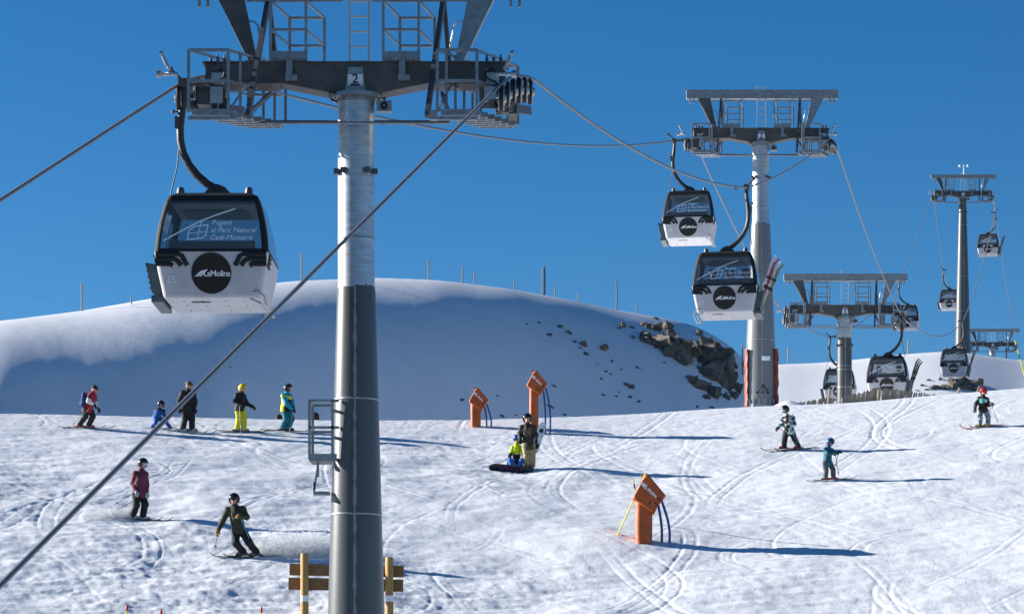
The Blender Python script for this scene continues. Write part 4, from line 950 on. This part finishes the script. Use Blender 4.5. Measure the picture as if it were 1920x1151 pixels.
def pole_thing(p0, p1, col, label, s=1.0):
    p0, p1 = Vector(p0), Vector(p1); d = (p1-p0).normalized(); t = empty('ski_pole', p1); tag(t, label, 'ski pole', 'ski poles held by the skiers')
    m = MB(); m.tube([p0-p1-d*.02, -d*.0], [.010, .008], 6); m.build('shaft', mat('pole_shaft', col, .35, .3), t)
    m = MB(); m.tube([p0-p1-d*.07, p0-p1+d*.09], [.019, .016], 8); m.build('handgrip', M['black'], t)
    m = MB(); ax = d.to_track_quat('Z', 'Y').to_matrix(); q = [ax @ Vector((.045*math.cos(a), .045*math.sin(a), -.07)) for a in np.linspace(0, 6.283, 11)[:-1]]
    m.add([Vector((0, 0, 0))-d*.09]+q, [(0, 1+k, 1+(k+1) % 10) for k in range(10)]+[tuple(range(10, 0, -1))]); m.build('basket', M['black'], t)
JN = ('hd', 'nk', 'sl', 'el', 'wl', 'sr', 'er', 'wr', 'pl', 'hl', 'kl', 'al', 'hr', 'kr', 'ar')
def skier(foot, pts, s, look, dy=None, skis=None, ymin=62, ymax=101, **kw):
    """joints read as photo pixels on the person's own depth (from the snow under the feet), with depth offsets dy in metres"""
    D = hit(foot[0], foot[1], ymin, ymax).y; dy = dy or {}
    J = {}
    for k, p in zip(JN, pts): J[k] = px(p[0], p[1], D+dy.get(k, 0))
    gzf = gz((foot[0]-CX)/FPX*D, D); base = ((foot[0]-CX)/FPX*D, D, gzf)
    for sd2 in 'lr':                          # ankles a boot's height above the snow
        A_ = J['a'+sd2]; A_.z = gz(A_.x, A_.y)+.13*s
    sk_ = None
    if skis:
        sk_ = {'col': skis['col'], 'dirs': []}
        for yaw, L in skis['yaw']: sk_['dirs'].append(((math.cos(R(yaw)), math.sin(R(yaw)), 0), L))
    t = person(J, s, look, base=base, ski=sk_, **kw)
    return t, J, D
K = (.010, .010, .012)
def P2(x, y, D, d=0): return px(x, y, D+d)
# olive jacket skier in front
t, J, D = skier((458, 1043), [(439, 937), (440, 950), (428, 956), (418, 975), (409, 994), (455, 955), (463, 969), (450, 967), (447, 990), (441, 995), (442, 1018), (456, 1037), (455, 995), (467, 1017), (481, 1036)], 1.0, (-.15, -1, -.1),
    dy={'wr': -.36, 'er': -.10, 'wl': -.15, 'kl': -.15, 'kr': -.12}, skis={'col': K, 'yaw': [(195, 1.65), (195, 1.65)]},
    label='skier in an olive jacket and black trousers carving with a spray of snow', jacket=[cloth((.035, .036, .018))], pants=K, boot=(.10, .11, .12), glove=(.22, .10, .025), helmet=(.012, .012, .014), goggles=(.03, .02, .015))
pole_thing(J['wl'], P2(403, 1028, D, -.35), (.1, .1, .1), 'dark ski pole in the olive jacketed skier\'s lowered hand'); pole_thing(J['wr'], P2(470, 1016, D, -.15), (.1, .45, .6), 'pale blue ski pole across the olive jacketed skier\'s body')
# maroon jacket
t, J, D = skier((258, 975), [(268, 870), (265, 883), (254, 889), (249, 906), (255, 921), (272, 889), (275, 908), (275, 924), (260, 922), (255, 927), (256, 946), (249, 966), (266, 927), (272, 945), (268, 967)], .96, (.75, -.65, -.2),
    dy={'sl': -.05, 'sr': .1, 'wl': -.2, 'er': .1, 'wr': .02, 'hl': -.05, 'hr': .08, 'kl': -.1, 'kr': .0}, skis={'col': K, 'yaw': [(-6, 1.6), (-6, 1.6)]},
    label='skier in a maroon jacket gliding on the left below the row', jacket=[cloth((.13, .018, .045))], pants=K, boot=(.5, .52, .53), glove=(.4, .38, .40), helmet=(.022, .024, .018), goggles=(.45, .5, .55))
pole_thing(J['wl'], P2(216, 945, D, -.1), (.08, .08, .09), 'dark ski pole trailing behind the maroon skier, nearer one'); pole_thing(J['wr'], P2(218, 957, D, .25), (.08, .08, .09), 'dark ski pole trailing behind the maroon skier, farther one')
# red and white jacket with backpack
t, J, D = skier((160, 803), [(178, 731), (174, 738), (169, 742), (166, 752), (175, 758), (177, 743), (180, 757), (184, 765), (165, 765), (161, 767), (160, 781), (149, 798), (169, 767), (174, 781), (167, 798)], .93, (1, -.25, -.15),
    dy={'sl': -.14, 'el': -.2, 'wl': -.2, 'sr': .14, 'er': .15, 'wr': .1, 'hl': -.08, 'hr': .08}, skis={'col': (.2, .16, .15), 'yaw': [(2, 1.6), (2, 1.6)]},
    label='skier in a red and white jacket with a backpack, leftmost of the row', jacket=[cloth((.42, .012, .03)), cloth((.75, .74, .72)), cloth(K)], pants=(.022, .024, .03), boot=(.5, .09, .06), glove=K, helmet=None, hat=(.05, .03, .025), split=lambda a, b, c: (1 if .25 < a < .62 else 2) if c else 0)
bk = np.array(J['nk'])*.55+np.array(J['pl'])*.45+np.array([-.26, 0, .02]); bt = empty('backpack', tuple(bk)); tag(bt, 'blue backpack on the red jacketed skier\'s back', 'backpack')
P_, F_, _ = blob([(np.array([.03, -.08, -.18]), np.array([.05, -.08, .16]), .10, .085), (np.array([.03, .08, -.18]), np.array([.05, .08, .16]), .10, .085), (np.array([-.07, -.04, -.14]), np.array([-.07, .04, -.14]), .07, .07)], .02, .05, None, .004); link('pack_body', to_mesh('pack_body', P_, F_, [cloth((.01, .035, .17))]), bt)
m = MB(); m.tube([(.08, -.14, .2), (.28, -.22, .16), (.34, -.2, -.05), (.1, -.16, -.16)], .016, 6); m.build('shoulder_strap', M['black'], bt)
pole_thing(J['wl'], P2(136, 796, D, -.25), (.30, .30, .12), 'thin ski pole slanting back from the red jacketed skier\'s near hand'); pole_thing(J['wr'], P2(176, 781, D, .35), (.1, .1, .1), 'ski pole hanging from the red jacketed skier\'s far hand')
# crouching child in blue
BL = (.008, .09, .36)
t, J, D = skier((300, 805), [(302, 759), (299, 767), (292, 770), (289, 779), (292, 786), (306, 771), (308, 779), (311, 786), (294, 783), (291, 784), (292, 792), (285, 802), (298, 784), (311, 790), (318, 803)], .66, (.5, -.85, -.2), dy={'wl': -.12, 'wr': -.15, 'kl': -.15, 'kr': -.15},
    skis={'col': (.5, .5, .52), 'yaw': [(-25, 1.05), (-10, 1.05)]}, label='small child in a blue ski suit crouching behind the rope', jacket=[cloth(BL), cloth(K)], pants=BL, boot=(.22, .06, .05), glove=K, helmet=(.015, .015, .018), goggles=(.04, .04, .04), split=lambda a, b, c: 1 if (a > .85 and not c) else 0)
# man in black with knitted hat
t, J, D = skier((350, 810), [(355, 724), (353, 733), (343, 737), (336, 751), (337, 765), (362, 738), (366, 752), (365, 766), (353, 765), (348, 768), (347, 785), (343, 803), (358, 768), (360, 785), (360, 803)], 1.0, (.85, -.5, .0),
    dy={'sl': -.05, 'wl': -.1, 'wr': -.1, 'kl': -.05}, skis={'col': (.6, .6, .62), 'yaw': [(-20, 1.65), (-20, 1.65)]},
    label='man in black with a brown knitted hat standing behind the rope', jacket=[cloth((.016, .016, .017))], pants=(.012, .012, .013), boot=(.5, .48, .46), glove=K, helmet=None, hat=(.13, .075, .05))
# yellow trousers and helmet
YL = (.62, .56, .01)
t, J, D = skier((452, 811), [(455, 729), (452, 738), (445, 741), (440, 751), (449, 757), (456, 742), (463, 757), (473, 762), (450, 763), (446, 765), (448, 783), (445, 802), (454, 766), (458, 783), (457, 802)], .93, (.8, -.6, -.25),
    dy={'sl': -.1, 'wl': -.25, 'el': -.18, 'sr': .1, 'wr': -.1}, skis={'col': (.05, .05, .05), 'yaw': [(4, 1.6), (4, 1.6)]},
    label='skier in a black jacket with yellow helmet and yellow trousers', jacket=[cloth((.012, .012, .013))], pants=YL, boot=(.20, .21, .22), glove=K, helmet=(.75, .52, .01), goggles=(.35, .4, .45))
pole_thing(J['wr'], P2(461, 786, D, .1), (.5, .5, .52), 'silver ski pole held out by the yellow trousered skier'); pole_thing(J['wl'], P2(451, 812, D, -.2), (.5, .5, .52), 'silver ski pole upright before the yellow trousered skier')
# turquoise and yellow jacket
CY = (.01, .30, .42)
t, J, D = skier((536, 809), [(541, 729), (538, 738), (532, 742), (537, 756), (549, 767), (543, 743), (547, 752), (549, 760), (536, 764), (532, 767), (537, 785), (529, 803), (540, 767), (547, 785), (541, 805)], .95, (.95, -.1, .0),
    dy={'sl': -.15, 'el': -.2, 'wl': -.15, 'sr': .15, 'er': .15, 'wr': .1, 'kl': -.08, 'kr': .08}, skis={'col': (.03, .03, .035), 'yaw': [(-3, 1.65), (-3, 1.65)]},
    label='skier in a turquoise and yellow jacket at the right end of the row', jacket=[cloth((.62, .62, .02)), cloth(CY), cloth(K)], pants=(.01, .16, .21), boot=(.02, .02, .022), glove=K, helmet=(.03, .03, .033), split=lambda a, b, c: 1 if (c or a > .82) else (0 if b < -.25 or a > .6 else 2))
pole_thing(J['wl'], P2(543, 811, D, -.2), (.45, .42, .42), 'grey ski pole planted beside the turquoise skier, nearer one'); pole_thing(J['wr'], P2(547, 808, D, .2), (.45, .42, .42), 'grey ski pole planted beside the turquoise skier, farther one')
for x, y, r_, lab in ((523, 783, .13, 'dark rounded helmet top of someone just beyond the crest'), (590, 781, .17, 'dark hooded back of someone beyond the crest, beside the rest platform')):
    p = px(x, y, 96.5); zg = gz(p.x, p.y); P_, F_, _ = blob([(np.array([0, 0, -.5]), np.array([0, 0, 0.]), .16, r_), (np.array([-.16, 0, -.75]), np.array([.16, 0, -.75]), .14, .14), (np.array([0, 0, -1.3]), np.array([0, 0, -.7]), .15, .17)], .025, .08)
    b_ = empty('person', (p.x, p.y, zg)); tag(b_, lab, 'person'); o_ = link('body', to_mesh('body', P_, F_, [cloth(K)]), b_, (0, 0, p.z-zg))
# standing snowboarder
t, J, D = skier((994, 881), [(989, 786), (989, 797), (979, 802), (974, 814), (975, 823), (1000, 802), (1006, 816), (1006, 832), (991, 832), (985, 834), (987, 855), (990, 874), (998, 834), (998, 855), (998, 875)], 1.02, (-.1, -1, -.1),
    dy={'wl': -.15, 'er': .02, 'wr': .0, 'kl': -.05}, label='snowboarder in a dark camouflage jacket and beige trousers holding a white board', jacket=[mat_pattern('camouflage', [(.03, .03, .018), (.05, .045, .028), (.02, .02, .014)], 7), cloth((.23, .12, .03))], pants=(.36, .28, .14), boot=(.20, .15, .09), glove=K, helmet=(.012, .012, .014), hem=.20,
    split=lambda a, b, c: 1 if (not c and .45 < a < .85 and abs(b-.05) < .42 and int(a*14+b*3) % 3) else 0)
def snowboard(c, ax, nrm, L, w, mats, lab, name='snowboard', txt=None):
    ax, nrm = Vector(ax).normalized(), Vector(nrm).normalized(); sd_ = ax.cross(nrm).normalized(); nrm = sd_.cross(ax).normalized(); t = empty(name, c); tag(t, lab, 'snowboard')
    m = MB(); n = 28; out = []
    for k in range(n):
        a = 2*math.pi*k/n; u = abs(math.cos(a))**.35*math.copysign(1, math.cos(a)); v = abs(math.sin(a))**.75*math.copysign(1, math.sin(a)); out.append((u*L/2, v*w/2*(1-.10*(1-abs(u)))))
    for dn_ in (0, .014): m.v += [tuple(ax*u+sd_*v+nrm*(dn_-.06*max(0, abs(u)/(L/2)-.78)/.22)) for u, v in out]
    m.f += [tuple(range(n)), tuple(range(2*n-1, n-1, -1))]; m.m += [0, 1]
    for k in range(n): m.f.append((k, (k+1) % n, n+(k+1) % n, n+k)); m.m.append(0)
    bd = m.build('deck', mats, t); rot = Matrix((ax, sd_, nrm)).transposed()
    for q in (-.24, .24):
        g = MB(); g.box((0, 0, 0), (.12, .24, .03)); g.tube([(-.05, -.09, 0), (-.07, -.08, .14), (-.07, .08, .14), (-.05, .09, 0)], .02, 6); g.tube([(.03, -.09, .0), (.03, 0, .10), (.03, .09, .0)], .018, 6)
        b_ = g.build('binding', M['black'], t); b_.matrix_local = Matrix.Translation(ax*q-nrm*.03) @ rot.to_4x4() @ Matrix.Rotation(math.pi, 4, 'X')
    if txt:
        o_ = link('lettering', txt, bd); f_ = Matrix((ax, nrm.cross(ax), nrm)).transposed().to_4x4(); o_.matrix_local = Matrix.Translation(nrm*.017-nrm.cross(ax)*.06) @ f_
    return t
c = px(1010, 821, D-.02); wb = mat('white_deck', (.72, .75, .80), .3)
snowboard(c+Vector((.0, -.04, 0)), (.34, 0, 1), (-.2, -1, .05), 1.05, .27, [wb, wb], 'white snowboard held upright under the standing man\'s arm')
# sitting child and its board
D2 = hit(962, 884, 70, 100).y
t, J, D2 = skier((962, 882), [(969, 823), (969, 832), (962, 839), (956, 854), (953, 867), (978, 839), (982, 854), (984, 868), (968, 866), (963, 869), (957, 862), (959, 877), (974, 869), (978, 863), (977, 878)], .72, (0, -1, -.45),
    dy={'pl': .25, 'hl': .25, 'hr': .25, 'nk': .12, 'hd': .05, 'sl': .15, 'sr': .15, 'el': .12, 'er': .12, 'wl': .05, 'wr': .05, 'kl': -.05, 'kr': -.05, 'al': -.12, 'ar': -.12}, label='child in a lime and navy jacket sitting on the snow behind a dark board', jacket=[cloth((.48, .60, .01)), cloth((.008, .014, .035))], pants=(.01, .14, .48), boot=(.02, .02, .025), glove=K, helmet=(.01, .10, .42), goggles=(.03, .03, .04), hem=.10,
    split=lambda a, b, c: 1 if a < .45 or (c and a < .52) else 0)
bc = px(958, 878.5, D2-.28); bc.z = max(bc.z, gz(bc.x, bc.y)+.12); dk = mat('dark_board_base', (.012, .015, .028), .35)
snowboard(bc, (1, 0, -.085), (0, -1, .28), 1.40, .27, [dk, dk], 'dark snowboard standing on edge at the sitting child\'s feet', txt=T_BOARD)
# patterned jacket skier
t, J, D = skier((1484, 843), [(1472, 769), (1475, 779), (1468, 785), (1466, 795), (1459, 801), (1486, 784), (1489, 796), (1478, 799), (1480, 808), (1474, 811), (1471, 824), (1470, 838), (1485, 811), (1490, 823), (1497, 836)], .88, (-.8, -.55, -.3),
    dy={'wl': -.1, 'wr': -.3, 'er': -.12, 'kl': -.12}, skis={'col': (.03, .03, .035), 'yaw': [(197, 1.5), (197, 1.5)]},
    label='skier in a white brown patterned jacket and black trousers below the padded tower', jacket=[mat_pattern('check_pattern', [(.70, .72, .75), (.03, .018, .014), (.62, .66, .7), (.06, .035, .025), (.12, .28, .33)], 9)], pants=(.012, .012, .014), boot=(.50, .02, .03), glove=K, helmet=(.012, .012, .014), goggles=(.5, .52, .55))
pole_thing(J['wr'], P2(1500, 835, D, -.05), (.10, .38, .40), 'teal ski pole across the patterned skier\'s leg'); pole_thing(J['wl'], P2(1474, 813, D, .5), (.1, .12, .14), 'dark ski pole behind the patterned skier\'s forward hand')
# boy in blue pattern
t, J, D = skier((1556, 902), [(1557, 830), (1553, 838), (1548, 843), (1552, 850), (1566, 849), (1559, 844), (1564, 850), (1572, 848), (1551, 866), (1547, 868), (1549, 881), (1548, 895), (1556, 868), (1562, 880), (1563, 894)], .74, (.7, -.7, -.3),
    dy={'sl': -.12, 'el': -.2, 'wl': -.2, 'sr': .1, 'er': .08, 'wr': .05, 'hl': -.05, 'hr': .06}, skis={'col': (.10, .10, .12), 'yaw': [(1, 1.3), (1, 1.3)]},
    label='boy in a blue patterned jacket and grey trousers with red boots', jacket=[mat_pattern('blue_pattern', [(.008, .10, .20), (.012, .05, .13), (.01, .14, .22), (.03, .15, .06)], 12)], pants=(.075, .08, .085), boot=(.55, .02, .025), glove=K, helmet=(.008, .06, .16), goggles=(.03, .03, .04))
pole_thing(J['wl'], P2(1573, 891, D, -.1), (.12, .12, .13), 'ski pole hanging straight from the blue boy\'s near hand'); pole_thing(J['wr'], P2(1566, 876, D, .25), (.12, .12, .13), 'ski pole crossing under the blue boy\'s far hand')
# child with red helmet
t, J, D = skier((1845, 801), [(1844, 735), (1843, 744), (1836, 748), (1830, 757), (1828, 766), (1850, 749), (1854, 759), (1859, 757), (1843, 766), (1838, 769), (1838, 783), (1837, 796), (1848, 769), (1853, 782), (1853, 795)], .80, (-.1, -1, -.1),
    dy={'wl': -.1, 'er': -.05, 'wr': -.25}, skis={'col': (.45, .03, .05), 'yaw': [(190, 1.2), (187, 1.2)]},
    label='child with a red helmet and patterned grey trousers near the right edge', jacket=[cloth((.022, .014, .012)), cloth((.09, .42, .38)), cloth((.7, .7, .72))], pants=K, pmat=mat_pattern('speckled', [(.16, .24, .30), (.03, .035, .05), (.30, .38, .42)], 16), boot=(.70, .62, .02), glove=(.04, .06, .10), helmet=(.50, .012, .03), goggles=(.25, .05, .04), split=lambda a, b, c: 0 if c else (1 if .45 < a < .82 and b < .35 else (2 if .5 < a < .75 else 0)))
pole_thing(J['wl'], hit(1798, 800, 80, 101), (.40, .38, .38), 'ski pole planted wide on the left of the red helmeted child'); pole_thing(J['wr'], P2(1871, 792, D, -.2), (.35, .08, .08), 'ski pole on the right of the red helmeted child')
# passengers seated in the cabins
def passenger(cab, x, y, jk, hel, lab, face=-1):
    z = cab.rotation_euler.z; c, s_ = math.cos(z), math.sin(z)
    def w(a, b, h): return Vector((cab.location.x+c*a-s_*b, cab.location.y+s_*a+c*b, cab.location.z+h))
    f = face; J = {'hd': w(x, y+f*.03, 1.42), 'nk': w(x, y, 1.24), 'pl': w(x, y, .74)}
    for k, q in (('l', -1), ('r', 1)):
        J['s'+k] = w(x+q*.17, y, 1.18); J['e'+k] = w(x+q*.22, y+f*.06, .95); J['w'+k] = w(x+q*.12, y+f*.24, .84); J['h'+k] = w(x+q*.09, y, .72); J['k'+k] = w(x+q*.11, y+f*.38, .70); J['a'+k] = w(x+q*.11, y+f*.40, .30)
    person(J, .95, (c*0-s_*f, c*f, 0), lab, [cloth(jk)], K, K, K, hel, feet=False, base=w(x, y, .02), group='passengers in the cabins')
passenger(cab23, -.52, .60, (.03, .028, .026), (.02, .02, .022), 'dark clothed passenger on the left inside cabin number 23')
passenger(cab23, .05, .62, (.02, .02, .025), (.015, .015, .018), 'dark passenger in the middle inside cabin number 23')
passenger(cab23, .56, .60, (.16, .02, .03), (.02, .02, .022), 'passenger with a dark red jacket on the right inside cabin number 23')
passenger(cabF, -.50, .60, (.42, .02, .02), (.06, .03, .02), 'red jacketed passenger inside the cabin above the snow fence')
passenger(cabF, .50, .60, (.02, .02, .024), (.015, .015, .018), 'dark passenger inside the cabin above the snow fence')
passenger(cabE, -.1, .60, (.02, .02, .024), (.015, .015, .018), 'passenger inside the small far cabin high on the right')
# skis carried in the racks of the rising cabins
def rack_skis(cab, cols, labs):
    z = cab.rotation_euler.z
    for k, (cl, lab) in enumerate(zip(cols, labs)):
        m = MB(); n = 8; L = 1.72-.05*k
        for j in range(n+1):
            u = j/n*L; bend = .05*max(0, u-L*.9)/.1; wd = .045 if j not in (0, n) else .03
            for sg, d in ((-1, 0), (1, 0), (1, .02), (-1, .02)): m.v.append((d*.7+bend+sg*wd*.75, sg*wd*.66-d*.7, u))
        for j in range(n):
            for q in range(4): m.f.append((4*j+q, 4*j+(q+1) % 4, 4*j+4+(q+1) % 4, 4*j+4+q)); m.m.append(0)
        m.f += [(0, 1, 2, 3), (4*n+3, 4*n+2, 4*n+1, 4*n)]; m.m += [0, 0]
        t = empty('ski', cab.matrix_basis @ Vector((1.00+.035*k, -.62+.20*k, .16)), 0); t.rotation_euler = (R(2*k-3), R(17+2*k), z); tag(t, lab, 'ski', 'skis standing in cabin racks')
        m.build('blade', mat('ski_face', cl, .3), t); g = MB(); g.box((.035, 0, .70), (.05, .07, .10)); g.box((.035, 0, 1.0), (.05, .07, .08)); g.build('binding', M['black'], t)
rack_skis(cab23, [(.45, .43, .45), (.25, .03, .05), (.42, .42, .44), (.16, .15, .06)], ['white ski nearest in the rack of cabin number 23', 'red ski, second in the rack of cabin number 23', 'white ski, third in the rack of cabin number 23', 'yellowish ski, farthest in the rack of cabin number 23'])
rack_skis(cabF, [(.05, .06, .05), (.07, .14, .05), (.06, .06, .07)], ['dark ski nearest in the rack of the cabin above the fence', 'green ski in the rack of the cabin above the fence', 'dark ski farthest in the rack of the cabin above the fence'])
rack_skis(cabC, [(.06, .06, .08), (.10, .10, .12)], ['near dark ski on the cabin at the slender pole\'s foot', 'far dark ski on the cabin at the slender pole\'s foot'])
rack_skis(cabE, [(.08, .08, .09), (.12, .05, .05)], ['near dark ski on the small highest right cabin', 'far dark ski on the small highest right cabin'])
# powder thrown up by the skis
def spray(c, dirx, L, H, n, name_lab):
    g = np.random.default_rng(n); u = g.random(n)**.8; v = np.abs(g.normal(size=n))*.45*(1-.4*u); w = g.normal(size=n)*.30*(.3+u)
    Pz = []; Fz = []
    for k in range(n):
        X_ = c.x+dirx*u[k]*L; Y_ = c.y+w[k]; Z_ = gz(X_, Y_)+.02+v[k]*H*math.sin(min(1, .18+u[k])*2.6); r = g.uniform(.006, .016)
        b = len(Pz); a = g.normal(size=(4, 3)); a /= np.linalg.norm(a, axis=1)[:, None]; Pz += [(X_+r*q[0], Y_+r*q[1], Z_+r*q[2]) for q in a]; Fz += [(b, b+1, b+2), (b, b+2, b+3), (b, b+3, b+1), (b+1, b+3, b+2)]
    me = bpy.data.meshes.new('powder_spray'); me.from_pydata(Pz, [], Fz); me.materials.append(POW); tag(link('powder_spray', me), name_lab, 'snow spray', kind='stuff')
POW = mat('powder', (.95, .96, .98), .9)
_n, _l = POW.node_tree.nodes, POW.node_tree.links; _t = _n.new('ShaderNodeBsdfTranslucent'); _t.inputs[0].default_value = (.95, .96, .98, 1); _m = _n.new('ShaderNodeMixShader'); _m.inputs[0].default_value = .5
_l.new(_n['Principled BSDF'].outputs[0], _m.inputs[1]); _l.new(_t.outputs[0], _m.inputs[2]); _l.new(_m.outputs[0], _n['Material Output'].inputs['Surface'])
spray(hit(476, 1042, 62, 90), 1, 2.9, .85, 42000, 'cloud of powder snow thrown up behind the olive skier')
spray(hit(256, 974, 62, 95), -1, 1.6, .35, 12000, 'small puff of powder behind the maroon skier')
